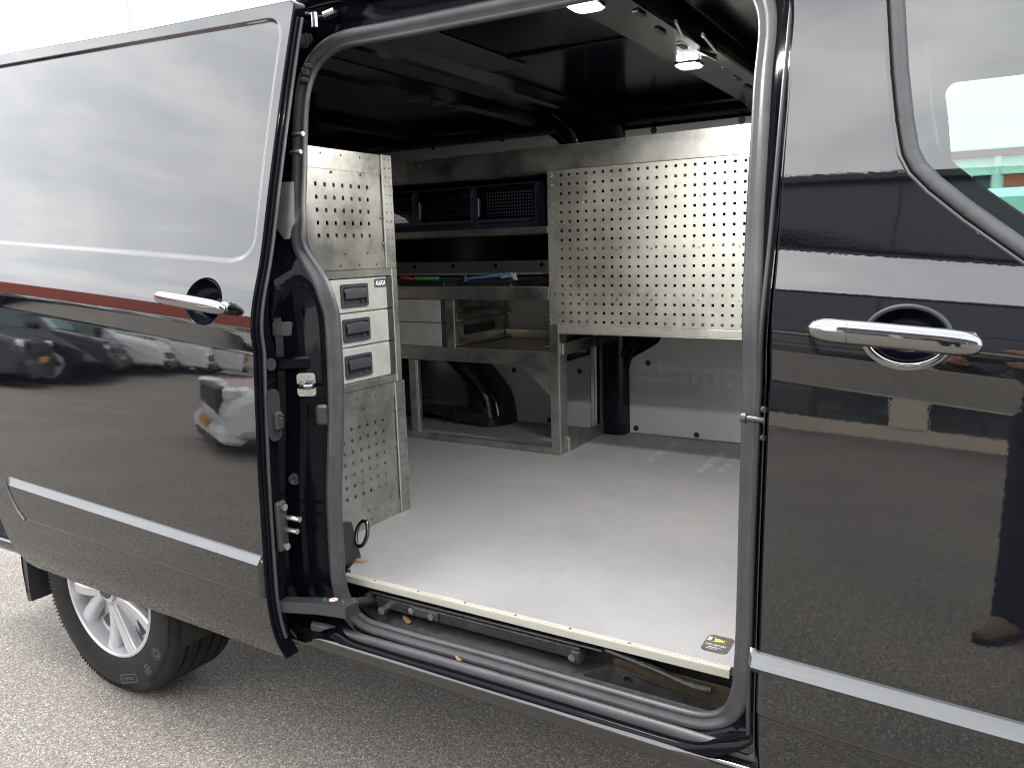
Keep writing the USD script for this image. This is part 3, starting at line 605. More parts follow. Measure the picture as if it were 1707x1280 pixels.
# lower roller arm between door and track
def onz(px, py, z):
    d = RC.T @ np.array([(px - 853.5) / 1311.4, (py - 640) / 1311.4, 1]); return EYE + d * ((z - 1.33) / d[2])
apl = Polygon([tuple(onz(px, py, .535)[:2]) for px, py in ((462, 994), (516, 995.5), (581, 997), (596, 1002), (575, 1012), (529, 1005), (462, 1001))]).buffer(.002)
arm = emit('roller_arm', plate(apl, .026, (0, 0, .509), (1, 0, 0), (0, 1, 0)), 'black_plastic', van, smooth=30)
emit('arm_web', trimesh.util.concatenate([plate(apl.buffer(-.006), .004, (0, 0, .504), (1, 0, 0), (0, 1, 0)), tube([onz(590, 1003, .525), onz(600, 1006, .50) + [.01, .06, -.01]], .009)]), 'black_plastic', arm)
rs = onz(556, 999, .5355)
emit('round_sticker', plate(shapely.affinity.scale(Point(0, 0).buffer(.0105, quad_segs=8), 1.0, 1.0), .0006, rs, (1, 0, 0), (0, 1, 0)), 'white', arm)
emit('sticker_ring', plate(Point(0, 0).buffer(.0098).difference(Point(0, 0).buffer(.0078)).union(sbox(-.006, -.0015, .006, .0015)), .0003, rs + [0, 0, .0007], (1, 0, 0), (0, 1, 0)), 'red_print', arm)
for px, py in ((541, 998), (572, 1003), (590, 998)):
    q = onz(px, py, .535); emit('screw', cyl(q, q + [0, 0, .003], .0042, 10), 'zinc', arm)

# ---- sliding door, pushed back along the side
def DDEP(z): return np.interp(z, [.45, .6, 1.12, 1.30], [1.2, 1.75, 1.75, 1.0])
sd_poly = Polygon([(-1.37, .385), (-1.37, 1.885), (-1.376, 1.894), (-1.386, 1.899), (-1.924, 1.920), (-2.80, 1.967), (-2.78, 1.60), (-2.64, 1.0), (-2.575, .72), (-2.54, .60), (-2.512, .45), (-2.49, .415), (-2.45, .404), (-1.758, .391)])
rec = Polygon([(-1.399, 1.332), (-1.404, 1.862), (-1.95, 1.888), (-2.74, 1.924), (-2.70, 1.408), (-1.95, 1.357), (-1.47, 1.3225)])
rec = rec.buffer(-.05).buffer(.05, quad_segs=8)
cupS = shapely.affinity.rotate(shapely.affinity.scale(Point(-1.532, 1.231).buffer(1, quad_segs=14), .060, .052), -4)
sc_ = resample(loop_of(rec.exterior), .012)
hole = Polygon(sc_ + outward(sc_) * .007)
cupc = resample(loop_of(cupS.exterior), .006)
outer = sd_poly.difference(hole).difference(Polygon(cupc + outward(cupc) * .003))
sk_, ed_ = panel_with_edge(outer, DOOR, .0035, .034, DDEP)
door = emit('sliding_door', sk_, 'paint', van, label='sliding side door pushed back along the van')
emit('door_edge', ed_, 'jamb_paint', door, smooth=35)
st = [(.007 - .014 * s, .0065 * (s * s * (3 - 2 * s))) for s in np.linspace(0, 1, 8)]
emit('panel_bead', edge_band(sc_, st, DOOR), 'paint', door, smooth=80)
emit('blank_window_panel', skin(Polygon(sc_ - outward(sc_) * .007), (DOOR[0] + .0065, DOOR[1])), 'paint', door)
def bowl(c, side, depth, lip=.003):
    n = outward(c); cen = c.mean(0); R = []
    for o, d in ((lip, 0), (lip * .4, .0006), (0, .003)):
        q = c + n * o; R.append(np.stack([q[:, 0], Yat(q[:, 0], q[:, 1], side) + d, q[:, 1]], 1))
    for s in (.985, .95, .88, .72, .45, .12):
        q = cen + (c - cen) * s
        R.append(np.stack([q[:, 0], Yat(*cen, side) * .7 + .3 * Yat(q[:, 0], q[:, 1], side) + .003 + depth * (1 - s ** 5), q[:, 1]], 1))
    return rings_mesh(R)
emit('handle_recess', bowl(cupc, DOOR, .042), 'inner_paint', door, smooth=60)
def handle(x0, x1, z0, z1, side, r=.0175, t=.011, out=.026):
    xs_ = np.linspace(0, 1, 33); R = []
    yb = [float(Yat(x0, z0, side)), float(Yat(x1, z1, side))]
    for s in np.r_[0.0, .006, .018, .035, .06, np.linspace(.1, .9, 15), .94, .965, .982, .994, 1.0]:
        e = max(1e-3, (1 - abs(2 * s - 1) ** 9)) ** .5 if 0 < s < 1 else 1e-3
        x = x0 + (x1 - x0) * s; z = z0 + (z1 - z0) * s + .0015 * math.sin(math.pi * s)
        y = yb[0] * (1 - s) + yb[1] * s - out - .006 * math.sin(math.pi * s)
        th = np.linspace(0, 2 * np.pi, 20, endpoint=False)
        a, b = np.cos(th), np.sin(th)
        R.append([(x, y + t * e * np.sign(p) * abs(p) ** 1.12, z + r * e * np.sign(q_) * abs(q_) ** 1.05) for p, q_ in zip(a, b)])
    return rings_mesh(R, cap=True)
hd = emit('door_handle', handle(-1.668, -1.425, 1.2445, 1.2185, DOOR, .0165), 'chrome', door, smooth=60)
for x, z in ((-1.645, 1.2415), (-1.447, 1.2215)):
    emit('handle_foot', obox((x, Yat(x, z, DOOR) - .008, z), (1, 0, -.1), (0, 1, 0), (.1, 0, 1), .034, .030, .024, .007), 'chrome', door, smooth=40)
# raised rubbing panel with a silver strip along its top
def moulding(xa, xb, za, zb, ha, hb, side, tilt_a=.045, tilt_b=.0):
    return Polygon([(xa, za), (xb, zb), (xb + tilt_b, zb - hb), (xa + tilt_a, za - ha)])
mo = moulding(-2.440, -1.372, .700, .652, .112, .100, DOOR, .07, 0).buffer(-.012).buffer(.012, quad_segs=5)
sk2, ed2 = panel_with_edge(mo, (DOOR[0] - .011, DOOR[1]), .011, .014)
emit('rub_panel', sk2, 'paint', door); emit('rub_panel_edge', ed2, 'paint', door, smooth=60)
def trim_strip(xa, xb, za, zb, side, h=.024, out=.014, ramp=.03):
    R = []
    for x in np.r_[xa, xa + ramp, np.linspace(xa + .1, xb - .03, 12), xb - .004, xb]:
        s = (x - xa) / (xb - xa); z = za + (zb - za) * s; y = float(Yat(x, z - .01, side)); k = 1.0 if x > xa else .4
        R.append([(x, y + .004, z + .004), (x, y - out * .30 * k, z + .001), (x, y - out * .62 * k, z - h * .22), (x, y - (out + .003) * k, z - h * .64), (x, y - (out + .001) * k, z - h * .72), (x, y - out * .66 * k, z - h), (x, y + .004, z - h - .002)])
    return rings_mesh(R, cap=True)
emit('silver_strip', trim_strip(-2.442, -1.376, .707, .655, DOOR), 'silver_trim', door, smooth=25)
c = np.array([(-2.440, .700), (-2.422, .660), (-2.39, .615), (-2.36, .592)])
emit('silver_strip_end', tube([(x, Yat(x, z, DOOR) - .0125, z) for x, z in c], .0035), 'silver_trim', door)
# inner shell and the front end face of the door with its fittings
for pg, dd in ((sd_poly.intersection(sbox(-3, 0, 0, 1.24)).buffer(-.03), .080), (sd_poly.intersection(sbox(-3, 1.2, 0, 3)).buffer(-.03), .045)):
    emit('door_inner_shell', trimesh.Trimesh(*skin(pg, (DOOR[0] + dd, DOOR[1]))[:2], process=False), 'jamb_paint', door)
    emit('door_inner_edge', edge_band(resample(loop_of(pg.exterior)), [(.028, dd * .7), (.008, dd * .75), (0, dd)], DOOR), 'jamb_paint', door, smooth=30)
zs = np.linspace(.44, 1.86, 90)
for dx, dd, r in ((.0015, .013, .0035), (.002, .026, .0048)):
    emit('edge_seal', tube(np.stack([np.full_like(zs, -1.37 + dx), Yat(-1.37, zs, DOOR) + dd, zs], 1), r, 8), 'rubber' if r > .004 else 'jamb_paint', door, smooth=60)
def ef(z, d, dx=.004): return np.array([-1.37 + dx, Yat(-1.37, z, DOOR) + d, z])
cp = emit('contact_plate', plate(rrect(-.019, .019, -.06, .06, .018), .005, ef(.975, .045, .003), (0, 1, 0), (0, 0, 1)), 'black_plastic', door)
emit('contact_block', obox(ef(.962, .050, .012), (1, 0, 0), (0, 1, 0), (0, 0, 1), .018, .022, .042, .004), 'black_plastic', cp)
for k in range(4):
    emit('contact_pin', cyl(ef(.950 + .008 * k, .056, .016), ef(.950 + .008 * k, .056, .0235), .0027, 8), 'zinc', cp)
emit('edge_plug', cyl(ef(1.09, .042, .0), ef(1.09, .042, .007), .014, 18), 'black_plastic', door)
hp = emit('hinge_plate', obox(ef(.715, .048, .010), (1, 0, 0), (0, 1, 0), (0, 0, 1), .016, .030, .120, .006), 'black_plastic', door)
for z in (.762, .668):
    emit('bolt', cyl(ef(z, .048, .016), ef(z, .048, .026), .0085, 10), 'zinc', hp)
for z, l in ((.735, .05), (.705, .04)):
    emit('hinge_pin', cyl(ef(z, .056, .01), ef(z, .058, .01 + l), .0065, 10), 'zinc', hp)
for z in (1.56, 1.60):
    emit('edge_stud', cyl(ef(z, .05, 0), ef(z, .052, .03), .005, 8), 'zinc', door)

# ---- front door with window
fpoly = Polygon([(-.285, .36), (-.2855, 1.05), (-.2840, 1.13), (-.2860, 1.25), (-.2895, 1.45), (-.2935, 1.70), (-.2965, 1.888), (.75, 1.888), (.75, .36)])
wout = Polygon([(-.166, 1.83), (-.161, 1.694), (-.147, 1.581), (-.135, 1.507), (-.123, 1.452), (-.109, 1.425), (-.084, 1.397), (-.035, 1.353), (.046, 1.288), (.16, 1.205), (.22, 1.178), (.72, 1.15), (.72, 1.60), (.55, 1.83)]).buffer(-.02).buffer(.02, quad_segs=6)
cupc2 = resample(loop_of(shapely.affinity.rotate(shapely.affinity.scale(Point(-.091, 1.1885).buffer(1, quad_segs=16), .057, .044), -3).exterior), .006)
fo = fpoly.difference(wout).difference(Polygon(cupc2 + outward(cupc2) * .004))
sk3, ed3 = panel_with_edge(fo, BODY, .004, .035)
fd = emit('front_door', sk3, 'paint', van, label='closed front side door')
emit('door_edge', ed3, 'jamb_paint', fd, smooth=35)
wc = resample(loop_of(wout.exterior), .012)
emit('window_lip', edge_band(wc, [(.0, .0), (-.002, -.0025), (-.005, -.002), (-.006, .002), (-.009, .005)], BODY), 'paint', fd, smooth=60)
emit('window_seal', edge_band(wc, [(-.007, .006), (-.010, .0005), (-.016, -.001), (-.024, .001), (-.028, .006), (-.030, .012)], BODY), 'rubber', fd, smooth=60)
glass_poly = Polygon(wc - outward(wc) * .029)
emit('window_glass', skin(glass_poly.buffer(0), (BODY[0] + .0115, BODY[1])), 'green_glass', fd)
ci = resample(loop_of(glass_poly.buffer(-.022).exterior), .015)
emit('inner_window_frame', edge_band(ci, [(.035, .030), (.02, .040), (.0, .038), (-.004, .05), (.0, .07)], BODY), 'black_plastic', fd, smooth=40)
emit('handle_recess', bowl(cupc2, BODY, .042, .004), 'inner_paint', fd, smooth=60)
n2 = outward(cupc2); sel = cupc2[:, 1] < 1.180
low = cupc2[sel]; low = low[np.argsort(low[:, 0])]
cr = [[(x, Yat(x, z) - .004, z) for x, z in low], [(x, Yat(x, z) - .0015, z - .0065) for x, z in low], [(x, Yat(x, z) + .012, z + .010 + .003 * math.sin(i / len(low) * math.pi)) for i, (x, z) in enumerate(low)], [(x, Yat(x, z) + .004, z + .002) for x, z in low]]
emit('recess_lip', sweep([(x, Yat(x, z) - .001, z + .002) for x, z in low], np.array([(-.004, -.005), (-.006, 0), (-.004, .005), (.006, .009), (.012, .006), (.008, -.002)]), (0, 1, 0)), 'chrome', fd, smooth=60)
upr = cupc2[cupc2[:, 1] > 1.195]; upr = upr[np.argsort(upr[:, 0])]
emit('recess_rim', sweep([(x, Yat(x, z) + .001, z) for x, z in upr], circ(.004, 8), (0, 1, 0)), 'black_plastic', fd, smooth=60)
fh = emit('door_handle', handle(-.2245, .0055, 1.2000, 1.1835, BODY, .0185, .012, .028), 'chrome', fd, smooth=60)
emit('handle_cap_joint', sweep([(-.1675, Yat(-.1675, 1.196) - .0315 + .0123 * math.cos(a), 1.1958 + .0189 * math.sin(a)) for a in np.linspace(0, 2 * np.pi, 24, endpoint=False)], circ(.0006, 6), (1, 0, 0), closed=True), 'anthracite', fd)
for x, z in ((-.198, 1.198), (-.020, 1.1855)):
    emit('handle_foot', obox((x, Yat(x, z) - .008, z), (1, 0, -.07), (0, 1, 0), (.07, 0, 1), .045, .034, .028, .009), 'chrome', fd, smooth=40)
mo2 = Polygon([(-.285, .652), (.75, .611), (.75, .49), (-.285, .545)]).buffer(-.01).buffer(.01)
sk4, ed4 = panel_with_edge(mo2, (BODY[0] - .013, BODY[1]), .012, .016)
emit('rub_panel', sk4, 'paint', fd); emit('rub_panel_edge', ed4, 'paint', fd, smooth=60)
emit('silver_strip', trim_strip(-.2985, .75, .6565, .6145, BODY, .030, .016, .006), 'silver_trim', fd, smooth=25)
bs = np.array([-.305, Yat(-.29, 1.045) + .012, 1.046])
bf = emit('door_buffer', cyl(bs + [.018, 0, 0], bs + [-.020, .006, 0], .0058, 12), 'dirty_black', fd)
emit('buffer_tip', cyl(bs + [-.016, .0055, 0], bs + [-.024, .0065, 0], .0085, 12), 'dirty_black', fd)
for dz in (.021, -.026):
    emit('screw', cyl(np.array([-.288, Yat(-.288, 1.045) + .002, 1.045 + dz]), np.array([-.293, Yat(-.288, 1.045) + .006, 1.045 + dz]), .005, 8), 'grime', fd)
zs = np.linspace(.47, 1.80, 80)
emit('front_edge_strip', tube(np.stack([-.300 - .002 * np.sin(zs * 2), Yat(-.295, zs) + .016, zs], 1), .0048, 8), 'black_plastic', van, smooth=60)
emit('pillar_strip', tube(np.stack([-.3035 - .001 * np.sin(zs * 3), Yat(-.30, zs) + .034, zs], 1), .0040, 8), 'jamb_paint', van, smooth=60)

# ---- rear wheel and mud flap
wl = emit('wheel_hub', cyl((WHX, 1.36, WHZ), (WHX, 1.55, WHZ), .08, 20), 'dirty_black', van)
wheel = emit('wheel', cyl((WHX, 1.40, WHZ), (WHX, 1.405, WHZ), .19, 32), 'dirty_black', van, label='rear wheel with silver ten-spoke rim')
def rev(prof, n=96):
    th = np.arange(n) * 2 * np.pi / n
    return rings_mesh([[(WHX + r * math.cos(a), y, WHZ + r * math.sin(a)) for a in th] for r, y in prof])
tread = [(.322, 1.305), (.3285, 1.312)]
for k in range(4):
    y = 1.335 + k * .045
    tread += [(.3345, y - .004 - .0), (.3345, y), (.3265, y + .001), (.3265, y + .008), (.3345, y + .009)]
emit('tyre', rev([(.205, 1.318), (.213, 1.302), (.222, 1.296), (.245, 1.290), (.268, 1.287), (.290, 1.289), (.308, 1.295), (.318, 1.301)] + tread + [(.328, 1.495), (.30, 1.51), (.25, 1.515), (.205, 1.50)]), 'tyre', wheel, smooth=35)
ribs = []
for k in range(150):
    a = 2 * np.pi * k / 150
    if k % 30 in (0, 1, 2, 3, 4, 5, 6, 7): continue
    u, w = np.array([math.cos(a), 0, math.sin(a)]), np.array([-math.sin(a), 0, math.cos(a)])
    ribs.append(obox(np.array([WHX, 1.2912, WHZ]) + u * .297, u, np.array([0, 1, 0]), w, .024, .004, .0045, .0012))
emit('shoulder_rib', trimesh.util.concatenate(ribs), 'tyre', wheel, kind='stuff')
sip = []
for k in range(110):
    a = 2 * np.pi * k / 110
    for j in range(4):
        u, w = np.array([math.cos(a + j * .01), 0, math.sin(a + j * .01)]), np.array([-math.sin(a), 0, math.cos(a)])
        dirv = np.array([0, 1, 0]) * .85 + w * .5; dirv /= np.linalg.norm(dirv)
        sip.append(obox(np.array([WHX, 1.362 + j * .045 - .002, WHZ]) + u * .3338, u, dirv, np.cross(u, dirv), .0046, .034, .0115, .001))
emit('tread_block', trimesh.util.concatenate(sip), 'tyre', wheel, kind='stuff')
def on_tyre(a, r, y=1.2872): return np.array([WHX + r * math.cos(a), y, WHZ + r * math.sin(a)])
A0 = math.radians(-72)
u_, w_ = np.array([math.cos(A0), 0, math.sin(A0)]), np.array([-math.sin(A0), 0, math.cos(A0)])
fr = rrect(-.045, .045, -.014, .014, .004).difference(rrect(-.042, .042, -.011, .011, .003))
emit('tyre_badge', plate(fr, .002, on_tyre(A0, .272, 1.2885), w_, -u_), 'tyre_mark', wheel)
emit('tyre_relief', plate(shapely.union_all([sbox(-.034 + .0085 * k, -.005, -.034 + .0085 * k + (.005, .0035, .006)[k % 3], .005).difference(sbox(-.0325 + .0085 * k, -.0028, -.0315 + .0085 * k + .002, .0012)) for k in range(8)]), .002, on_tyre(A0, .272, 1.2885), w_, -u_), 'tyre_mark', wheel, kind='stuff')
A1 = math.radians(-38)
for A_, kind_ in ((math.radians(-30), 'sun'), (math.radians(-47), 'flake')):
    u_, w_ = np.array([math.cos(A_), 0, math.sin(A_)]), np.array([-math.sin(A_), 0, math.cos(A_)])
    g = []
    if kind_ == 'sun':
        g = [Point(0, 0).buffer(.012).difference(Point(0, 0).buffer(.008))] + [shapely.affinity.rotate(sbox(.014, -.0008, .023, .0008), k * 20, origin=(0, 0)) for k in range(18)]
    else:
        for k in range(6):
            g += [shapely.affinity.rotate(shapely.union_all([sbox(0, -.0011, .019, .0011), LineString([(.010, 0), (.015, .005)]).buffer(.001), LineString([(.010, 0), (.015, -.005)]).buffer(.001)]), k * 60, origin=(0, 0))]
    emit('tyre_symbol', plate(shapely.union_all(g), .0022, on_tyre(A_, .274, 1.2885), w_, -u_), 'tyre_mark', wheel)
rim = emit('rim', rev([(.208, 1.325), (.212, 1.300), (.207, 1.297), (.200, 1.301), (.196, 1.318), (.190, 1.365), (.188, 1.47)]), 'wheel_silver', wheel, smooth=40)
emit('rim_dish', rev([(.195, 1.345), (.165, 1.352), (.11, 1.338), (.075, 1.325), (.034, 1.312), (.001, 1.312)]), 'wheel_silver', wheel, smooth=50)
for k in range(5):
    a0 = 2 * math.pi * k / 5 - math.pi / 2 + .10
    for s in (-1, 1):
        R = []
        for t in np.linspace(0, 1, 9):
            r = .045 + .158 * t; a = a0 + s * (.10 + .17 * t ** 1.2); wv = (.014 + .011 * t); yy = 1.303 + .012 * math.sin(math.pi * t * .9) * .3 + .004 * t
            c_ = np.array([math.cos(a), math.sin(a)]); tn = np.array([-c_[1], c_[0]])
            R.append([(WHX + r * c_[0] + tn[0] * q, yy + d, WHZ + r * c_[1] + tn[1] * q) for q, d in ((-wv, .034), (-wv, .010), (-wv * .55, .001), (0, 0), (wv * .55, .001), (wv, .010), (wv, .034))])
        emit('spoke', rings_mesh(R, cap=True), 'wheel_silver', wheel, smooth=40)
    a = a0; p = np.array([WHX + .056 * math.cos(a), 1.318, WHZ + .056 * math.sin(a)])
    emit('lug_nut', trimesh.util.concatenate([cyl(p + [0, .012, 0], p - [0, .006, 0], .0115, 6), cyl(p - [0, .005, 0], p - [0, .012, 0], .009, 12, .004)]), 'chrome', wheel)
    for s in (-.14, .14):
        a = a0 + s * 0 + (math.pi / 5 if s > 0 else 0)
        p = np.array([math.cos(a), 0, math.sin(a)]); tn = np.array([-math.sin(a), 0, math.cos(a)])
        tri = Polygon([(.120, -.010), (.165, -.026), (.172, 0), (.165, .026), (.120, .010)]).buffer(-.004).buffer(.004)
        emit('rim_opening', plate(tri, .003, np.array([WHX, 1.343, WHZ]), p, tn), 'dirty_black', wheel)
emit('hub_cap', rev([(.034, 1.312), (.033, 1.300), (.029, 1.298), (.001, 1.2975)], 40), 'wheel_silver', wheel, smooth=50)
emit('hub_emblem', plate(shapely.affinity.scale(Point(0, 0).buffer(.025, quad_segs=12), 1, .85), .002, (WHX, 1.2975, WHZ), (1, 0, 0), (0, 0, 1)), 'navy', wheel)
emit('mud_flap', sweep([(-2.625, 1.33, .46), (-2.63, 1.33, .36), (-2.635, 1.33, .27), (-2.63, 1.33, .235)], np.array([(-.065, -.012), (.09, -.012), (.09, .012), (-.065, .012)]), (0, 1, 0)), 'black_plastic', van)
# dry leaves caught on the sill
for k, (px, py, z) in enumerate(((679, 1033, .468), (764, 1097, .458), (1127, 1140, .476), (1162, 1146, .472))):
    d = RC.T @ np.array([(px - 853.5) / 1311.4, (py - 640) / 1311.4, 1]); p = EYE + d * ((z - 1.33) / d[2]); rng = np.random.default_rng(k)
    n_ = rng.normal(size=3) * .4 + [0, -.6, .8]; n_ /= np.linalg.norm(n_); a_ = np.cross(n_, [.3, .2, 1]); a_ /= np.linalg.norm(a_); b_ = np.cross(n_, a_)
    L = (.016, .010, .009, .010)[k]
    V = [p + a_ * s * L + b_ * w * L * .35 + n_ * (.25 * L * s * s - .1 * L * abs(w)) for s in np.linspace(-1, 1, 7) for w in (-math.sqrt(1.02 - s * s * .98), 0, math.sqrt(1.02 - s * s * .98))]
    F_ = [f for i in range(6) for j in range(2) for f in ([i * 3 + j, i * 3 + j + 3, i * 3 + j + 4], [i * 3 + j, i * 3 + j + 4, i * 3 + j + 1])]
    emit('dry_leaf', trimesh.Trimesh(V, F_, process=False), 'leaf', None, smooth=True, cat='leaf', label=('curled brown leaf standing in the sill track by the roller arm', 'small brown leaf scrap between the two sill rubbers', 'tan leaf flake on the sill step left of the floor sticker', 'tan leaf flake on the sill step right below the floor sticker')[k])

# ------------------------------------------------------------------ DRAWER RACK along the near side, behind the opening
XR = -1.487
dr = thing('drawer_rack', 'aluminium rack by the rear edge of the side door, three handled drawers in its end', 'rack', (XR, 1.66, .55))
def xplate(poly, x, t=.002): return plate(poly, t, (x - t, 0, 0), (0, 1, 0), (0, 0, 1))      # a sheet facing the front of the van
yl = 1.462
hU = holes(np.linspace(1.5275, 1.726, 7), np.linspace(1.510, 1.379, 5), .0088, .0105)
p = emit('end_panel', xplate(sbox(yl, 1.339, 1.787, 1.550).difference(hU), XR), 'alu', dr, smooth=20, label='upper perforated end panel')
emit('end_strip', xplate(sbox(yl, 1.5495, 1.787, 1.602).difference(holes((1.55, 1.625, 1.70), (1.588,), .005)), XR + .002), 'alu', dr, smooth=20)
emit('end_strip', xplate(sbox(yl, 1.288, 1.789, 1.340).difference(holes((1.60, 1.675, 1.745), (1.299,), .005)), XR + .002), 'alu', dr, smooth=20)
hL = holes(np.linspace(1.536, 1.737, 7), np.linspace(.849, .6545, 7), .0085, .0095)
emit('end_panel', xplate(sbox(yl, .595, 1.797, .906).difference(hL), XR), 'alu', dr, smooth=20, label='lower perforated end panel')
emit('end_strip', xplate(sbox(yl, .9055, 1.797, .953).difference(holes((1.63, 1.71), (.928,), .005)), XR + .002), 'alu', dr, smooth=20)
emit('end_strip', xplate(sbox(yl, .551, 1.797, .5965).difference(holes((1.66, 1.745), (.572,), .005)), XR + .002), 'alu', dr, smooth=20)
for (y0, z0, y1, z1) in ((1.787, 1.287, 1.829, 1.603), (1.797, .551, 1.839, .953)):
    n_ = int((z1 - z0) / .0245)
    h = holes((y0 + .012, y0 + .031), [z1 - .012 - .0245 * k for k in range(n_)], .0042)
    emit('upright', xplate(sbox(y0, z0, y1, z1).difference(h), XR + .006, .003), 'alu', dr, smooth=20)
    emit('upright_side', bx(XR - .04, XR + .0055, y1 - .0025, y1, z0, z1, .0006), 'alu', dr)
    emit('upright_lip', bx(XR + .003, XR + .0075, y0 - .003, y0 - .0005, z0, z1, .0006), 'alu_edge', dr)
emit('upright', bx(XR - .03, XR + .006, 1.8065, 1.831, .953, 1.287, .002), 'alu', dr)
emit('upright_lip', bx(XR + .002, XR + .009, 1.8025, 1.806, .953, 1.287, .0008), 'alu_edge', dr)
emit('cross_bar', bx(XR - .03, XR + .004, yl, 1.802, 1.2655, 1.2865, .0015), 'alu', dr)
emit('cross_bar', bx(XR - .03, XR + .004, yl, 1.802, .9545, .9765, .0015), 'alu', dr)
rng = np.random.default_rng(5)
for y, z in ((1.585, 1.542), (1.70, 1.543), (1.62, 1.330), (1.71, 1.3325), (1.778, 1.43), (1.781, 1.357), (1.655, .900), (1.76, .893), (1.79, .87), (1.79, .76), (1.79, .66), (1.755, .612), (1.655, .600)):
    emit('rivet', cyl((XR + .003, y, z), (XR + .006, y, z), .0042, 8, .0025), 'zinc', dr)
for k, (z0, z1) in enumerate(((1.1725, 1.2625), (1.0785, 1.1695), (.979, 1.0755))):
    d_ = emit('drawer', bx(XR - .012, XR + .006, yl, 1.7805, z0, z1, .002), 'drawer_grey', dr)
    emit('drawer_end_cap', bx(XR - .012, XR + .0075, 1.7815, 1.8015, z0, z1, .002), 'anthracite', d_)
    zc = z0 + .046; hy0, hy1 = 1.586, 1.694
    emit('handle_frame', xplate(rrect(hy0, hy1, zc - .031, zc + .031, .005).difference(rrect(hy0 + .008, hy1 - .008, zc - .025, zc + .0225, .004)), XR + .011, .005), 'anthracite', d_)
    emit('handle_pit', xplate(rrect(hy0 + .003, hy1 - .003, zc - .028, zc + .028, .004), XR + .0068, .0008), 'black_plastic', d_)
    yy = np.linspace(hy0 + .009, hy1 - .009, 12)
    R = [[(XR + .009, y, zc + .0215 - .004 * abs(2 * (y - 1.64) / .1) ** 2) for y in yy], [(XR + .0135, y, zc + .020 - .004 * abs(2 * (y - 1.64) / .1) ** 2) for y in yy], [(XR + .0165, y, zc + .006) for y in yy], [(XR + .016, y, zc - .008) for y in yy], [(XR + .009, y, zc - .0095) for y in yy]]
    emit('drawer_handle', rings_mesh(R, closed_u=False), 'anthracite', d_, smooth=40)
    emit('handle_stop', bx(XR + .008, XR + .012, 1.664, 1.669, zc - .022, zc - .010, .001), 'anthracite', d_)
    if k == 0:
        emit('badge', xplate(rrect(1.7265, 1.7765, 1.2355, 1.2585, .003), XR + .0075, .0014), 'badge', d_)
        emit('badge_rim', xplate(rrect(1.7265, 1.7765, 1.2355, 1.2585, .003).difference(rrect(1.7275, 1.7755, 1.2365, 1.2575, .0025)), XR + .0081, .0005), 'black_plastic', d_)
        emit('badge_lettering', text_at('ALUCA', .0115, (XR + .0077, 1.7515, 1.247), (0, 1, 0), (0, 0, 1), .0006, True, .042), 'white', d_)
for z in (.60, .953, 1.287, 1.56):
    emit('shelf', bx(-2.62, XR - .035, 1.45, 1.828, z - .004, z, .001), 'alu', dr)
for y in (1.45, 1.80):
    emit('upright', bx(-2.64, -2.61, y, y + .03, .551, 1.60, .002), 'alu', dr)
emit('shelf_edge', bx(-2.62, XR - .04, 1.8285, 1.831, .95, 1.0, .001), 'alu', dr)
emit('shelf_edge', bx(-2.62, XR - .04, 1.8285, 1.831, 1.24, 1.2865, .001), 'alu', dr)

# ------------------------------------------------------------------ SHELF RACK along the far wall
YF = 2.597
fr_ = thing('shelf_rack', 'aluminium shelf rack across the far wall with a big perforated panel on its right half', 'rack', (-1.3, YF, .55))
def yplate(poly, y, t=.002): return plate(poly, t, (0, y + t, 0), (1, 0, 0), (0, 0, 1))
def yp(poly, y, t=.002):
    m = plate(poly, t, (0, 0, 0), (1, 0, 0), (0, 0, 1)); m.apply_translation([0, y - m.bounds[0, 1], 0]); return m
px_ = [-1.3620 + .0329 * k for k in range(29)]; pz_ = [1.5885 - .03285 * k for k in range(17)]
pp_ = sbox(-1.385, 1.0485, -.42, 1.6065).difference(holes(px_, pz_, .0092))
scr_x, scr_z = (-1.245, -1.115, -.985, -.82, -.685, -.55), (1.487, 1.321, 1.146)
pp_ = pp_
emit('perforated_panel', yp(pp_, YF - .002), 'alu_bright', fr_, smooth=20)
for z in scr_z:
    for x in scr_x:
        emit('panel_rivet', cyl((x, YF - .0015, z), (x, YF - .0045, z), .0045, 8, .003), 'zinc', fr_)
for z in (1.590, 1.48, 1.37, 1.255, 1.16, 1.06):
    emit('panel_rivet', cyl((-1.379, YF - .0015, z), (-1.379, YF - .004, z), .0035, 8, .0025), 'zinc', fr_)
for z in (pz_[8], pz_[13]):
    emit('shelf_lip', bx(-1.34, -.42, YF + .010, YF + .013, z - .013, z + .013, .001), 'alu_edge', fr_)
    emit('shelf', bx(-1.34, -.42, YF + .014, 3.01, z - .012, z - .009, .001), 'alu', fr_)
emit('panel_side_post', bx(-1.384, -1.345, YF + .003, YF + .006, 1.05, 1.605, .0008), 'alu_bright', fr_)
emit('panel_end', bx(-.425, -.420, YF, 3.02, 1.02, 1.69, .001), 'alu', fr_)
emit('panel_beam', bx(-1.348, -.42, YF - .004, YF + .03, 1.021, 1.0475, .002), 'alu_bright', fr_)
emit('panel_beam_lip', bx(-1.348, -.42, YF - .006, YF + .02, 1.017, 1.0205, .001), 'alu_edge', fr_)
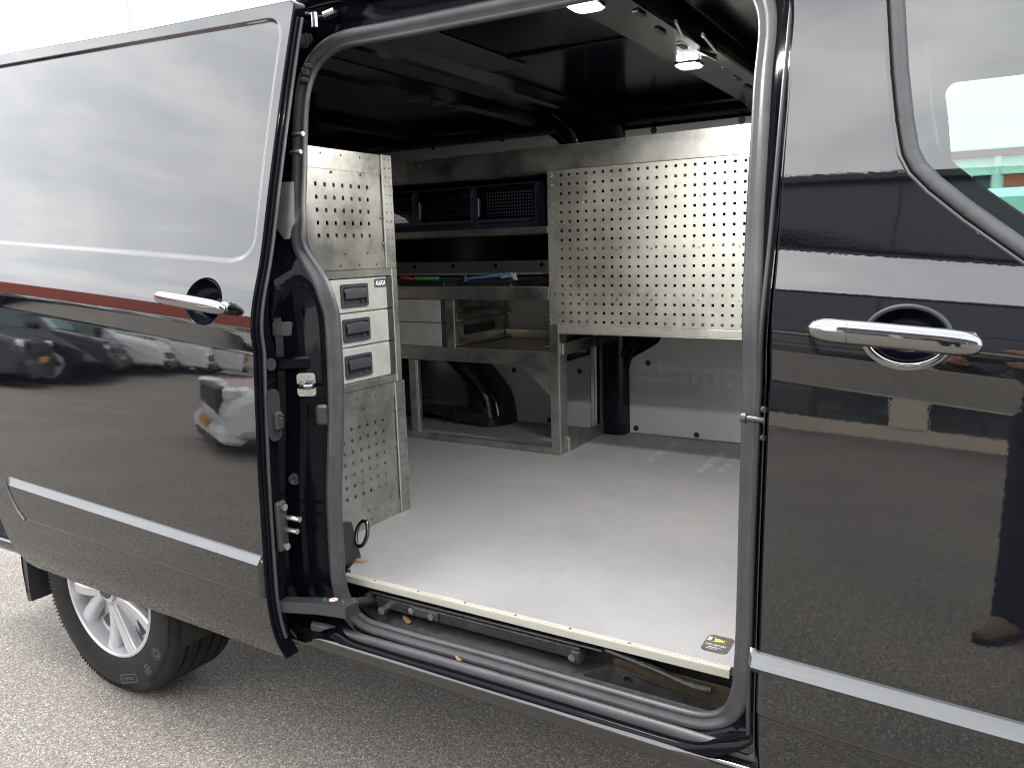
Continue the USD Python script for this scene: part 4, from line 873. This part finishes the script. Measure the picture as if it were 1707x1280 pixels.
# top beam with its bright end piece and rivets
tb = [(-2.12, 1.610), (-.42, 1.6085), (-.42, 1.699), (-2.12, 1.684)]
emit('top_beam', yp(Polygon([(-2.02, 1.6088), (-.42, 1.6085), (-.42, 1.7005), (-2.02, 1.687)]), YF - .006, .003), 'alu', fr_)
emit('top_beam_return', bx(-2.12, -.42, YF - .002, YF + .05, 1.6075, 1.610, .0008), 'alu', fr_)
emit('top_beam_end', yp(Polygon([(-2.125, 1.6088), (-2.018, 1.6088), (-2.018, 1.6855), (-2.125, 1.684)]), YF - .003, .002), 'alu_bright', fr_)
for x in (-2.0, -1.955):
    emit('rivet', cyl((x, YF - .006, 1.668), (x, YF - .010, 1.668), .0065, 10, .004), 'zinc', fr_)
emit('top_shelf', bx(-2.60, -.43, YF + .002, 3.02, 1.604, 1.607, .001), 'alu', fr_)
# shelves and beams of the left half
emit('shelf_beam', bx(-2.62, -1.387, YF - .003, YF + .002, 1.386, 1.411, .0012), 'alu', fr_)
emit('shelf', bx(-2.62, -1.387, YF + .002, 3.01, 1.386, 1.389, .001), 'alu', fr_)
emit('shelf_beam', bx(-2.62, -1.387, YF - .004, YF + .002, 1.140, 1.189, .0015), 'alu', fr_)
emit('beam_edge', bx(-2.62, -1.387, YF - .0045, YF + .001, 1.1892, 1.1915, .0006), 'alu_edge', fr_)
emit('shelf', bx(-2.62, -1.387, YF + .002, 3.01, 1.142, 1.145, .001), 'alu', fr_)
emit('shelf_back', bx(-2.62, -1.387, 3.0, 3.004, 1.145, 1.212, .001), 'alu', fr_)
emit('shelf_beam', bx(-2.62, -1.387, YF - .004, YF + .002, .889, .943, .0015), 'alu', fr_)
emit('beam_edge', bx(-2.62, -1.387, YF - .0045, YF + .001, .9432, .9455, .0006), 'alu_edge', fr_)
emit('shelf', bx(-2.62, -1.387, YF + .004, 3.01, .889, .892, .001), 'alu', fr_)
emit('base_rail', bx(-2.62, -1.387, YF - .003, YF + .022, .551, .577, .002), 'alu', fr_)
for x0, x1, z0, z1 in ((-2.058, -2.026, .578, .888), (-2.62, -2.59, .55, 1.60)):
    emit('upright', bx(x0, x1, YF - .002, YF + .03, z0, z1, .002), 'alu', fr_)
emit('upright_lip', bx(-2.024, -2.0145, YF - .004, YF - .001, .578, .888, .0006), 'alu_edge', fr_)
emit('upright', bx(-2.105, -2.062, YF + .05, YF + .08, .578, .888, .002), 'alu', fr_)
for z in (.64, .76):
    emit('rivet', cyl((-2.019, YF - .004, z), (-2.019, YF - .0065, z), .003, 8), 'zinc', fr_)
# corner post and the side frame on the floor
emit('corner_post', bx(-1.386, -1.3515, YF - .006, YF - .002, .551, 1.052, .001), 'alu', fr_)
emit('corner_post_edge', bx(-1.3505, -1.347, YF - .0055, YF + .002, .551, 1.05, .0006), 'alu_edge', fr_)
def xp(poly, x, t=.002):
    m = plate(poly, t, (0, 0, 0), (0, 1, 0), (0, 0, 1)); m.apply_translation([x - m.bounds[1, 0], 0, 0]); return m
zh = [.585 + .0245 * k for k in range(16)]
emit('side_post', xp(sbox(YF + .004, .551, YF + .062, 1.02).difference(holes((YF + .022, YF + .045), zh, .0045)), -1.349), 'alu', fr_)
emit('side_post', xp(sbox(2.965, .551, 3.016, 1.02).difference(holes((2.98, 3.0), zh, .0045)), -1.349), 'alu', fr_)
emit('side_post_lip', bx(-1.362, -1.348, 2.900, 2.9045, .60, .94, .0006), 'alu_edge', fr_)
emit('side_post_lip', bx(-1.362, -1.348, 2.925, 2.9295, .60, .94, .0006), 'alu_edge', fr_)
emit('side_post', xp(sbox(2.905, .60, 2.925, .94).difference(holes((2.915,), zh, .004)), -1.352), 'alu', fr_)
emit('side_rail', xp(sbox(YF + .03, .931, 3.016, .974), -1.345), 'alu', fr_)
emit('side_rail_edge', bx(-1.348, -1.341, YF + .03, 3.016, .9745, .9775, .0006), 'alu_edge', fr_)
emit('side_rail', xp(sbox(YF + .064, .551, 3.016, .603).difference(holes((2.72, 2.80, 2.88), (.577,), .005)), -1.345), 'alu', fr_)
emit('side_rail_edge', bx(-1.349, -1.340, YF + .061, YF + .0635, .551, .607, .0006), 'alu_edge', fr_)
emit('side_bracket', bx(-1.348, -1.341, YF + .020, YF + .032, .935, .978, .001), 'alu_edge', fr_)
emit('gusset', yp(Polygon([(-1.515, .888), (-1.389, .888), (-1.389, .778)]), YF - .001), 'alu', fr_, label='triangular corner gusset')
emit('gusset', yp(Polygon([(-2.012, .888), (-1.93, .888), (-2.012, .80)]), 2.99), 'alu', fr_)
emit('gusset', yp(Polygon([(-1.47, .95), (-1.389, .95), (-1.389, .86)]), 2.99), 'alu', fr_)
# two plain drawers and the open bay beside them
for z0, z1 in ((1.046, 1.1375), (.9475, 1.0425)):
    d_ = emit('drawer', bx(-2.60, -1.8855, YF - .002, YF + .012, z0, z1, .0015), 'drawer_grey', fr_)
    emit('drawer_end_cap', bx(-1.8845, -1.858, YF - .003, YF + .012, z0, z1, .0015), 'anthracite', d_)
emit('divider', bx(-1.857, -1.8225, YF - .002, YF + .03, .945, 1.139, .0015), 'alu', fr_)
emit('divider_edge', bx(-1.822, -1.818, YF - .005, YF + .002, .945, 1.139, .0006), 'alu_edge', fr_)
emit('divider_side', xp(sbox(YF + .004, .945, 2.98, 1.139).difference(sbox(YF + .06, 1.055, 2.90, 1.10)).difference(sbox(YF + .06, .99, 2.90, 1.03)), -1.819), 'alu', fr_)
for z in (1.052, .953):
    r_ = emit('drawer_runner', bx(-1.816, -1.790, YF + .006, 2.985, z, z + .004, .001), 'copper_rail', fr_)
    emit('runner_flange', bx(-1.817, -1.8145, YF + .006, 2.985, z, z + .030, .0008), 'copper_rail', r_)
    for y in (YF + .012, 2.97):
        emit('runner_roller', cyl((-1.80, y, z + .008), (-1.775, y, z + .008), .006, 10), 'zinc', r_)
    emit('runner_roller', cyl((-1.388, YF + .01, z + .016), (-1.412, YF + .01, z + .016), .006, 10), 'zinc', r_)
    emit('runner_flange', bx(-1.391, -1.3885, YF + .004, 2.985, z, z + .030, .0008), 'copper_rail', r_)
emit('bay_tray', trimesh.util.concatenate([bx(-1.81, -1.392, YF + .006, 2.98, .946, .949, .0008), bx(-1.81, -1.392, 2.975, 2.98, .949, .985, .001), bx(-1.50, -1.49, YF + .2, 2.98, .949, .953, .0005)]), 'copper_rail', fr_)
emit('bay_back', bx(-1.81, -1.39, 3.005, 3.010, .945, 1.14, .001), 'lining', fr_)

# bins on the top shelf, tools on the one below
def tip_bin(x0, x1, label, lid=True):
    t = thing('storage_bin', label, 'bin', ((x0 + x1) / 2, 2.80, 1.389), group='tip-out bins on the top shelf')
    prof = [(2.70, 1.391), (2.675, 1.43), (2.665, 1.48), (2.672, 1.54), (2.69, 1.578), (2.72, 1.588), (2.98, 1.588), (2.98, 1.391)]
    def side(a, b):
        e = trimesh.creation.extrude_polygon(Polygon(prof), b - a, engine='earcut'); m = np.array([[0, 0, 1, a], [1, 0, 0, 0], [0, 1, 0, 0], [0, 0, 0, 1.0]]); e.apply_transform(m); e.invert() if e.volume < 0 else None; return e
    emit('side_wall', side(x0, x0 + .014), 'bin', t); emit('side_wall', side(x1 - .014, x1), 'bin', t)
    def front(z0, z1, off):
        zz = np.linspace(z0, z1, 8); yy = np.interp(zz, [1.391, 1.43, 1.48, 1.54, 1.578], [2.70, 2.675, 2.666, 2.667, 2.669]) + off
        return rings_mesh([[(x, y, z) for y, z in zip(yy, zz)] for x in (x0 + .014, x1 - .014)] + [[(x, y + .004, z) for y, z in zip(yy, zz)] for x in (x1 - .014, x0 + .014)], closed_u=False, closed_v=True)
    emit('front_wall', front(1.391, 1.437, .004), 'bin', t, smooth=40)
    emit('front_rim', front(1.437, 1.449, -.004), 'bin', t, smooth=40)
    emit('clear_lid', front(1.452, 1.572, .003), 'smoke_lid', t, smooth=60)
    emit('top_cover', bx(x0 + .014, x1 - .014, 2.69, 2.98, 1.575, 1.583, .003), 'bin', t)
    emit('lid_clip', bx(x0 + .022, x0 + .027, 2.660, 2.668, 1.46, 1.53, .001), 'badge', t)
    emit('back_wall', bx(x0 + .014, x1 - .014, 2.972, 2.978, 1.391, 1.575, .001), 'bin', t)
    emit('inner_panel', yp(sbox(x0 + .02, 1.44, x1 - .02, 1.572), 2.705), 'bin', t)
    emit('grid_stud', yp(holes(np.arange(x0 + .045, x1 - .03, .0125), np.arange(1.462, 1.56, .0125), .0058), 2.699), 'white', t, kind='stuff')
tip_bin(-2.335, -2.048, 'dark tip-out bin at the left end of the shelf, cut off by the drawer rack')
tip_bin(-2.045, -1.758, 'dark tip-out bin with clear lid in the middle of the top shelf')
tip_bin(-1.755, -1.468, 'dark tip-out bin with clear lid beside the perforated panel')
t = thing('parts_tray', 'black tray under the red and green tool on the second shelf', 'tray', (-2.03, 2.70, 1.189))
emit('tray_body', bx(-2.16, -1.925, 2.68, 2.86, 1.146, 1.2045, .004), 'black_plastic', t); emit('tray_rim', bx(-2.165, -1.92, 2.675, 2.865, 1.2045, 1.209, .001), 'anthracite', t)
t = thing('hand_tool', 'slim red and green hand tool lying on a black tray', 'tool', (-2.03, 2.69, 1.21))
emit('red_grip', sweep(spl([(-2.155, 2.69, 1.220), (-2.12, 2.69, 1.221), (-2.095, 2.69, 1.216), (-2.072, 2.69, 1.221)], 12), circ(.0095, 10, .008), (0, 1, 0)), 'red_tool', t, smooth=60)
emit('green_blade', bx(-2.072, -1.955, 2.682, 2.70, 1.2125, 1.226, .003), 'green_tool', t); emit('blade_tip', bx(-1.955, -1.925, 2.684, 2.698, 1.2125, 1.222, .002), 'anthracite', t)
t = thing('parts_tray', 'black tray under the blue clamp on the second shelf', 'tray', (-1.72, 2.70, 1.189))
emit('tray_body', bx(-1.84, -1.60, 2.68, 2.86, 1.146, 1.2025, .004), 'black_plastic', t); emit('tray_rim', bx(-1.845, -1.595, 2.675, 2.865, 1.2025, 1.207, .001), 'anthracite', t)
t = thing('bar_clamp', 'blue bar clamp with grey hooked end lying on a black tray', 'clamp', (-1.72, 2.69, 1.21))
emit('clamp_bar', sweep([(-1.825, 2.69, 1.216), (-1.72, 2.69, 1.224), (-1.60, 2.69, 1.236)], circ(.008, 8, .006), (0, 1, 0)), 'blue_tool', t, smooth=60)
emit('clamp_hook', plate(Polygon([(-1.65, 1.227), (-1.585, 1.2395), (-1.580, 1.212), (-1.592, 1.212), (-1.60, 1.226), (-1.65, 1.219)]), .012, (0, 2.698, 0), (1, 0, 0), (0, 0, 1)), 'drawer_grey', t)
emit('clamp_knob', cyl((-1.825, 2.69, 1.208), (-1.825, 2.69, 1.228), .010, 10), 'zinc', t)

# ------------------------------------------------------------------ OUTSIDE: buildings, lamp post, parked vehicles
def frame(p, ux):
    ux = np.array([ux[0], ux[1], 0.0]); ux /= np.linalg.norm(ux); return np.array(p, float), ux, np.array([-ux[1], ux[0], 0])
def wbox(fr, u0, u1, v0, v1, z0, z1, c=.01):
    p, u, v = fr; b = bx(u0, u1, v0, v1, z0, z1, c); m = np.eye(4); m[:3, 0] = u; m[:3, 1] = v; m[:3, 3] = p; b.apply_transform(m); return b
# dark building close behind the photographer: its facade runs along x at y = -8.6, facing the van (+y)
t = thing('showroom_building', 'slate-grey clad showroom with beige columns standing behind the photographer', 'building', (5, -12, 0))
f = frame((0, -8.6, 0), (1, 0))
emit('upper_wall', wbox(f, -3.2, 16, -9, 0, 3.2, 7.6), 'slate', t)
for k in range(8):
    emit('cladding_panel', wbox(f, -3.15 + 2.4 * k, -.78 + 2.4 * k, 0, .04, 3.3, 5.4), 'slate', t); emit('cladding_panel', wbox(f, -3.15 + 2.4 * k, -.78 + 2.4 * k, 0, .04, 5.43, 7.5), 'slate', t)
emit('roof_edge', wbox(f, -3.3, 16.1, -9, .12, 7.6, 7.75), 'anthracite', t)
emit('lower_wall', wbox(f, -3.1, 16, -8.9, -.6, 0, 3.2), 'beige_wall', t)
emit('plinth', wbox(f, -3.2, 16, -.6, .02, 0, .35), 'beige_wall', t)
for k in range(8):
    emit('column', wbox(f, -3.2 + 2.4 * k, -2.75 + 2.4 * k, -.6, .05, .35, 3.2), 'beige_wall', t)
    w_ = emit('window', wbox(f, -2.75 + 2.4 * k, -.8 + 2.4 * k, -.35, -.32, .35, 3.0), 'bwin', t)
    emit('window_frame', wbox(f, -1.80 + 2.4 * k, -1.74 + 2.4 * k, -.33, -.27, .35, 3.0), 'anthracite', w_)
    emit('window_frame', wbox(f, -2.75 + 2.4 * k, -.8 + 2.4 * k, -.33, -.27, 2.05, 2.12), 'anthracite', w_)
emit('lintel', wbox(f, -3.2, 16, -.6, .03, 3.0, 3.2), 'beige_wall', t)
# red-banded hall behind the parked row
t = thing('workshop_hall', 'low beige hall with a red roof band behind the row of parked vehicles', 'building', (-30, -22, 0))
f = frame((-36, -6, 0), (.40, -.9165))
emit('wall', wbox(f, -14, 36, -12, 0, 0, 2.9), 'beige_wall', t); emit('roof_band', wbox(f, -14.1, 36.1, -12.1, .15, 2.9, 7.2), 'red_fascia', t)
for k in range(8):
    w_ = emit('window', wbox(f, -12 + 6 * k, -8.6 + 6 * k, 0, .04, .9, 2.4), 'bwin', t); emit('window_frame', wbox(f, -10.4 + 6 * k, -10.3 + 6 * k, .04, .08, .9, 2.4), 'white', w_)
# white showroom with a red cornice seen through the cab windows
t = thing('white_showroom', 'white flat-roofed showroom with red cornice seen through the cab windows', 'building', (4, 30, 0))
f = frame((0, 29, 0), (1, .01))
emit('wall', wbox(f, -12, 22, 0, 10, 0, 3.74), 'white_wall', t); emit('cornice', wbox(f, -12.1, 22.1, -.2, 10, 3.745, 3.93), 'red_fascia', t); emit('cornice_lip', wbox(f, -12.1, 22.1, -.26, 10, 3.935, 3.985), 'white_wall', t)
for x0, x1, m_, fr_x in ((-6.5, -2.2, 'bwin', 4), (-1.65, -.02, 'bwin', 3), (.33, 4.2, 'red_sign', 0), (4.7, 8, 'bwin', 3), (8.5, 12, 'bwin', 3)):
    w_ = emit('window' if m_ == 'bwin' else 'red_shutter', wbox(f, x0, x1, -.05, 0, .8, 3.18), m_, t)
    emit('window_frame', wbox(f, x0 - .08, x1 + .08, -.09, 0.01, 3.185, 3.25), 'white_wall', w_)
    for k in range(fr_x):
        emit('mullion', wbox(f, x0 + (x1 - x0) * k / fr_x, x0 + (x1 - x0) * k / fr_x + .07, -.09, -.05, .8, 3.18), 'white', w_)
emit('pilaster', wbox(f, .03, .24, -.14, 0, 0, 3.74), 'white_wall', t); emit('downpipe', wbox(f, .11, .16, -.22, -.15, 0, 3.72), 'white', t)
# lamp post over the roof
t = thing('lamp_post', 'thin pale lamp post rising behind the van roof at top left', 'lamp post', (-21.35, 15, 0))
emit('pole', cyl((-21.35, 15, .3), (-21.35, 15, 11.0), .085, 14, .06), 'pole', t); emit('base', cyl((-21.35, 15, 0), (-21.35, 15, .3), .13, 14), 'pole', t)
emit('lamp_head', bx(-21.6, -20.6, 14.88, 15.12, 10.98, 11.12, .03), 'pole', t)

def vehicle(name, label, cat, loc, rz, paint, prof, width, belt, win_side, screen, wheels, extra=None, group=None):
    """A parked vehicle, nose to +x: lofted body with tumblehome, glazing, lights, grille, plate, bumper, mirrors, wheels."""
    v = thing(name, label, cat, loc, rz, group)
    c = resample(np.array(prof, float), .12); n = outward(c)
    if Polygon(c).exterior.is_ccw is False: n = -n
    def yy(z, y): return y * (1 - max(0, z - belt) * .16)
    R = []
    for y, ins in ((-.5, .09), (-.485, .03), (-.45, 0), (.45, 0), (.485, .03), (.5, .09)):
        q = c - n * ins; R.append([(x, yy(z, y * width), max(z, .22)) for x, z in q])
    b = rings_mesh(R)
    cap = []
    for r, s in ((R[0], 1), (R[-1], -1)):
        r = np.array(r); vv, ff = trimesh.creation.triangulate_polygon(Polygon(r[:, [0, 2]]).buffer(0), engine='earcut')
        cap.append(trimesh.Trimesh(np.stack([vv[:, 0], [yy(z, np.sign(r[0, 1]) * width / 2) for z in vv[:, 1]], vv[:, 1]], 1), ff, process=False))
    emit('body', trimesh.util.concatenate([b] + cap), paint, v, smooth=35)
    for s in (-1, 1):
        for w in win_side:
            pg = Polygon(w).buffer(-.03).buffer(.03)
            m = trimesh.creation.extrude_polygon(pg, .01, engine='earcut'); P_ = m.vertices.copy()
            m.vertices = np.stack([P_[:, 0], [s * (yy(z, width / 2) + .004 - (.01 if k < .005 else 0)) for z, k in zip(P_[:, 1], P_[:, 2])], P_[:, 1]], 1)
            if s < 0: m.invert()
            emit('side_window', m, 'car_glass', v)
    (xa, za), (xb, zb) = screen; nx, nz = (za - zb) * -1, (xa - xb); d = np.hypot(nx, nz); nx, nz = abs(nx / d), abs(nz / d)
    q = []
    for x, z, o in ((xa, za, .012), (xb, zb, .012)):
        h = yy(z, width / 2) - .10; q += [(x + nx * o, -h, z + nz * o), (x + nx * o, h, z + nz * o)]
    q += [(x - nx * .02, y, z - nz * .02) for x, y, z in q]
    emit('windscreen', trimesh.convex.convex_hull(np.array(q)), 'car_screen', v)
    nose = max(x for x, z in prof)
    hz = [z for x, z in prof if x > nose - .05]; hz = (max(hz) + min(hz)) / 2
    L = nose - .02
    emit('grille', bx(L - .06, L + .045, -width * .30, width * .30, hz - .02, hz + .20, .02), 'black_plastic', v)
    emit('bumper', bx(L - .15, L + .07, -width * .46, width * .46, hz - .30, hz - .10, .05), 'black_plastic' if paint != 'car_white' or cat == 'van' else paint, v)
    emit('lower_grille', bx(L - .05, L + .08, -width * .34, width * .34, hz - .36, hz - .22, .02), 'black_plastic', v)
    emit('number_plate', bx(L + .05, L + .085, -.22, .22, hz - .17, hz - .08, .004), 'plate', v)
    for s in (-1, 1):
        emit('headlight', obox((L - .10, s * width * .40, hz + .16), (.85, -s * .5, 0), (s * .5, .85, 0), (0, 0, 1), .16, .30, .15, .04), 'headlight', v)
        emit('mirror', obox((screen[1][0] - .05 if False else min(xa, xb) + .35, s * (width / 2 + .10), belt + .12), (1, 0, 0), (0, 1, 0), (0, 0, 1), .12, .20, .17, .04), 'black_plastic', v)
        emit('door_handle', bx(wheels[0] + .9, wheels[0] + 1.1, s * (width / 2 - .01), s * (width / 2 + .02), belt - .12, belt - .09, .006), 'black_plastic', v)
        for wx_ in wheels:
            ty = emit('wheel', cyl((wx_, s * (width / 2 - .20), .33), (wx_, s * (width / 2 + .012), .33), .33, 28), 'tyre', v)
            emit('rim', cyl((wx_, s * (width / 2 + .010), .33), (wx_, s * (width / 2 + .022), .33), .21, 20, .19), 'wheel_silver', ty)
            for k in range(5):
                a = k * 2 * math.pi / 5
                emit('rim_opening', cyl((wx_ + .13 * math.cos(a), s * (width / 2 + .02), .33 + .13 * math.sin(a)), (wx_ + .13 * math.cos(a), s * (width / 2 + .025), .33 + .13 * math.sin(a)), .042, 8), 'dirty_black', ty)
    return v
VAN_P = [(-2.45, .30), (-1.2, .28), (1.9, .28), (2.42, .32), (2.47, .62), (2.40, .98), (2.15, 1.10), (1.62, 1.20), (.95, 1.83), (.55, 1.95), (-.5, 1.98), (-2.30, 1.94), (-2.42, 1.80), (-2.47, .9)]
VAN_W = [[(1.42, 1.14), (.80, 1.72), (.30, 1.74), (.25, 1.10)]]
HATCH_P = [(-2.0, .30), (-1.0, .26), (1.6, .26), (2.0, .30), (2.08, .58), (2.0, .82), (1.75, .92), (1.0, 1.02), (.25, 1.42), (-.4, 1.49), (-1.4, 1.42), (-1.95, 1.05), (-2.08, .80)]
HATCH_W = [[(.85, 1.02), (.18, 1.36), (-.30, 1.40), (-.32, 1.0)], [(-.40, 1.0), (-.38, 1.40), (-1.25, 1.34), (-1.60, 1.06)]]
MPV_P = [(-2.1, .30), (-1.0, .26), (1.7, .26), (2.1, .30), (2.18, .62), (2.08, .95), (1.80, 1.05), (1.35, 1.13), (.55, 1.64), (.15, 1.72), (-1.7, 1.70), (-2.05, 1.25), (-2.16, .8)]
MPV_W = [[(1.15, 1.12), (.50, 1.56), (-.05, 1.60), (-.08, 1.10)], [(-.16, 1.10), (-.13, 1.60), (-1.5, 1.58), (-1.75, 1.14)]]
HD = math.atan2(-.72, .69)
row = [('hatchback', 'car_grey', 'dark grey hatchback, first of the parked row mirrored in the sliding door', 'car', HATCH_P, 1.75, .98, HATCH_W, ((1.0, 1.02), (.28, 1.40)), (-1.25, 1.28)),
       ('parked_van', 'car_black', 'black van parked between the dark hatchback and the white vans', 'van', VAN_P, 1.95, 1.12, VAN_W, ((1.60, 1.22), (.97, 1.81)), (-1.5, 1.55)),
       ('parked_van', 'car_white', 'white van next to the black van in the parked row', 'van', VAN_P, 1.95, 1.12, VAN_W, ((1.60, 1.22), (.97, 1.81)), (-1.5, 1.55)),
       ('parked_van', 'car_white', 'white van in the middle of the parked row, between two white vans', 'van', VAN_P, 1.95, 1.12, VAN_W, ((1.60, 1.22), (.97, 1.81)), (-1.5, 1.55)),
       ('parked_van', 'car_white', 'white van at the far end of the parked row', 'van', VAN_P, 1.95, 1.12, VAN_W, ((1.60, 1.22), (.97, 1.81)), (-1.5, 1.55))]
for k, (nm, pt_, lb, ct, pr_, w_, be, ws, sc, wh) in enumerate(row):
    vehicle(nm, lb, ct, [(-14.0, -3.05), (-15.2, -4.75), (-16.2, -6.6), (-17.2, -8.5), (-18.2, -10.4)][k] + (0,), HD, pt_, pr_, w_, be, ws, sc, wh, group='row of parked vehicles behind the photographer')
vehicle('white_car', 'white car close by, its nose mirrored in the sliding door', 'car', (-4.62, -3.98, 0), math.atan2(.85, -.53), 'car_white', [(-2.0, .30), (-1.0, .26), (1.6, .22), (2.0, .24), (2.08, .44), (2.03, .57), (1.80, .66), (1.0, .82), (.25, 1.30), (-.4, 1.41), (-1.4, 1.36), (-1.95, 1.0), (-2.08, .75)], 1.78, .98, HATCH_W, ((1.0, 1.02), (.28, 1.40)), (-1.25, 1.28))
wc_ = vehicle('white_people_carrier', 'white people carrier beyond the cab windows, roof aerial and mirror visible', 'car', (.35, 7.9, 0), math.atan2(-1, -.12), 'car_white', MPV_P, 1.85, 1.08, MPV_W, ((1.33, 1.15), (.57, 1.62)), (-1.3, 1.35))
emit('aerial', tube([(.42, .08, 1.69), (.36, .08, 1.95)], .006), 'black_plastic', wc_); emit('aerial_base', bx(.38, .46, .055, .105, 1.68, 1.73, .01), 'black_plastic', wc_)
emit('rear_view_mirror', obox((.62, -.06, 1.50), (1, 0, 0), (0, 1, 0), (0, 0, 1), .03, .22, .09, .01), 'black_plastic', wc_)

# ------------------------------------------------------------------ the photographer, seen only mirrored in the front door
RT, FWD, UPV = RC[0], RC[2], -RC[1]
pc = EYE + RT * .055 - FWD * .014 - UPV * .022
t = thing('phone', 'dark phone held level in both hands by the photographer', 'phone', tuple(pc))
emit('phone_body', obox(pc, RT, UPV, FWD, .150, .072, .008, .003), 'black_plastic', t)
emit('phone_screen', obox(pc - FWD * .0045, RT, UPV, FWD, .144, .067, .0006, .0002), 'car_glass', t)
def skeleton(bones, L=.02, it=8):
    """bones: chains of (point, radius); hulls of neighbouring spheres, joined and smoothed."""
    parts = []
    for ch in bones:
        for (p, r), (q, r2) in zip(ch[:-1], ch[1:]):
            a = m3.Manifold.sphere(r, 14).translate(tuple(map(float, p))); b = m3.Manifold.sphere(r2, 14).translate(tuple(map(float, q)))
            parts.append(m3.Manifold.batch_hull([a, b]))
    m = m3.Manifold.batch_boolean(parts, m3.OpType.Add).refine_to_length(L).to_mesh()
    tm = trimesh.Trimesh(m.vert_properties[:, :3], m.tri_verts, process=True)
    trimesh.smoothing.filter_taubin(tm, iterations=it); return tm
V3 = lambda *a: np.array(a, float)
hip = V3(.34, -.80, .96)
pe = thing('person', 'person in dark jacket and jeans holding up a phone, mirrored in the front door', 'person', (.34, -.80, 0))
hands = []
wr = {-1: EYE - RT * .085 - FWD * .075 - UPV * .075, 1: EYE + RT * .195 - FWD * .075 - UPV * .075}
for s_ in (-1, 1):
    w0 = wr[s_]; edge = pc + RT * s_ * .078
    pm_ = edge - UPV * .030 - FWD * .018
    hands.append([(w0, .026), (w0 * .45 + pm_ * .55, .028), (pm_, .024)])
    for k in range(4):
        b0 = pm_ + UPV * (-.022 + .018 * k) + RT * s_ * .014; ln = (.78, .95, 1.0, .92)[k]
        m1_ = b0 + FWD * .030 * ln + RT * s_ * .006; m2_ = m1_ + FWD * .010 - RT * s_ * .022 * ln; m3_ = m2_ - RT * s_ * .018 * ln - FWD * .004
        hands.append([(pm_ + UPV * (-.014 + .010 * k), .012), (b0, .0095), (m1_, .0085), (m2_, .0078), (m3_, .0068)])
    tb_ = pm_ - FWD * .012 + UPV * .020
    hands.append([(pm_ - FWD * .004, .013), (tb_ - RT * s_ * .004, .0105), (tb_ + UPV * .022 - RT * s_ * .022, .0095), (tb_ + UPV * .028 - RT * s_ * .042, .008)])
hd_c = V3(.25, -.73, 1.70)
sh = {-1: V3(.14, -.76, 1.455), 1: V3(.535, -.82, 1.455)}
el = {-1: V3(.02, -.50, 1.17), 1: V3(.56, -.50, 1.19)}
skin_b = hands + [[(V3(.33, -.79, 1.46), .062), (hd_c + V3(.02, -.02, -.09), .058)], [(hd_c + V3(0, -.01, .035), .092), (hd_c + V3(-.005, .015, -.045), .072)], [(hd_c + V3(-.01, .045, -.05), .05), (hd_c + V3(-.02, .055, -.085), .035)],
    [(hd_c + V3(-.02, .085, .01), .012), (hd_c + V3(-.024, .108, -.025), .014)], [(hd_c + V3(-.02, .093, -.062), .016), (hd_c + V3(-.02, .088, -.07), .014)], [(hd_c + V3(-.088, -.005, .005), .018), (hd_c + V3(-.086, -.005, -.03), .013)], [(hd_c + V3(.088, .005, .005), .018), (hd_c + V3(.086, .005, -.03), .013)]]
for s_ in (-1, 1):
    skin_b.append([(el[s_], .036), (wr[s_], .025)])
emit('body', skeleton(skin_b, .004 if False else .006, 3), 'skin', pe, smooth=True)
for s_ in (-.03, .03):
    e = hd_c + V3(-.018 + s_, .083, .012); emit('eye', trimesh.creation.icosphere(2, .011).apply_translation(e), 'white', pe, smooth=True); emit('iris', trimesh.creation.icosphere(1, .0055).apply_translation(e + V3(-.001, .0085, -.001)), 'hair', pe, smooth=True)
emit('hair', skeleton([[(hd_c + V3(.0, -.03, .065), .088), (hd_c + V3(.01, -.05, .0), .080)], [(hd_c + V3(-.03, .02, .10), .05), (hd_c + V3(.03, .02, .10), .05)]], .015, 4), 'hair', pe, smooth=True)
jk = [[(V3(.34, -.80, 1.02), .145), (V3(.34, -.80, 1.22), .15), (V3(.335, -.79, 1.40), .125)], [(sh[-1], .078), (V3(.335, -.79, 1.44), .10), (sh[1], .078)], [(V3(.25, -.80, 1.0), .10), (V3(.24, -.79, 1.36), .10)], [(V3(.43, -.81, 1.0), .10), (V3(.44, -.80, 1.36), .10)]]
for s_ in (-1, 1):
    jk.append([(sh[s_], .078), (el[s_], .056), (el[s_] * .25 + wr[s_] * .75, .042)])
emit('jacket', skeleton(jk, .03, 8), 'jacket', pe, smooth=True)
ft = {-1: V3(.17, -.72, .09), 1: V3(.47, -.92, .09)}; kn = {-1: V3(.20, -.73, .52), 1: V3(.455, -.84, .52)}
jn = [[(V3(.25, -.80, .97), .115), (V3(.43, -.81, .97), .115)]]
for s_ in (-1, 1):
    jn.append([(V3(.34 + s_ * .095, -.80, .93), .105), (kn[s_], .078), (ft[s_] + V3(0, 0, .06), .062), (ft[s_], .066)])
emit('jeans', skeleton(jn, .03, 6), 'jeans', pe, smooth=True)
for s_ in (-1, 1):
    d_ = V3(-.55, .83, 0) if s_ < 0 else V3(.25, .97, 0)
    emit('shoe', skeleton([[(ft[s_] - d_ * .07 + V3(0, 0, -.045), .042), (ft[s_] + d_ * .07 + V3(0, 0, -.052), .040), (ft[s_] + d_ * .155 + V3(0, 0, -.060), .030)], [(ft[s_] + V3(0, 0, -.02), .05), (ft[s_] + d_ * .07 + V3(0, 0, -.045), .042)]], .012, 3), 'shoe', pe, smooth=True)
    so = Polygon([(-.115, -.03), (-.06, -.04), (.06, -.046), (.15, -.042), (.19, -.015), (.19, .015), (.15, .042), (.06, .046), (-.06, .04), (-.115, .03)]).buffer(.006)
    emit('sole', plate(so, .022, (ft[s_][0], ft[s_][1], .001), d_, np.cross([0, 0, 1], d_)), 'black_plastic', pe)
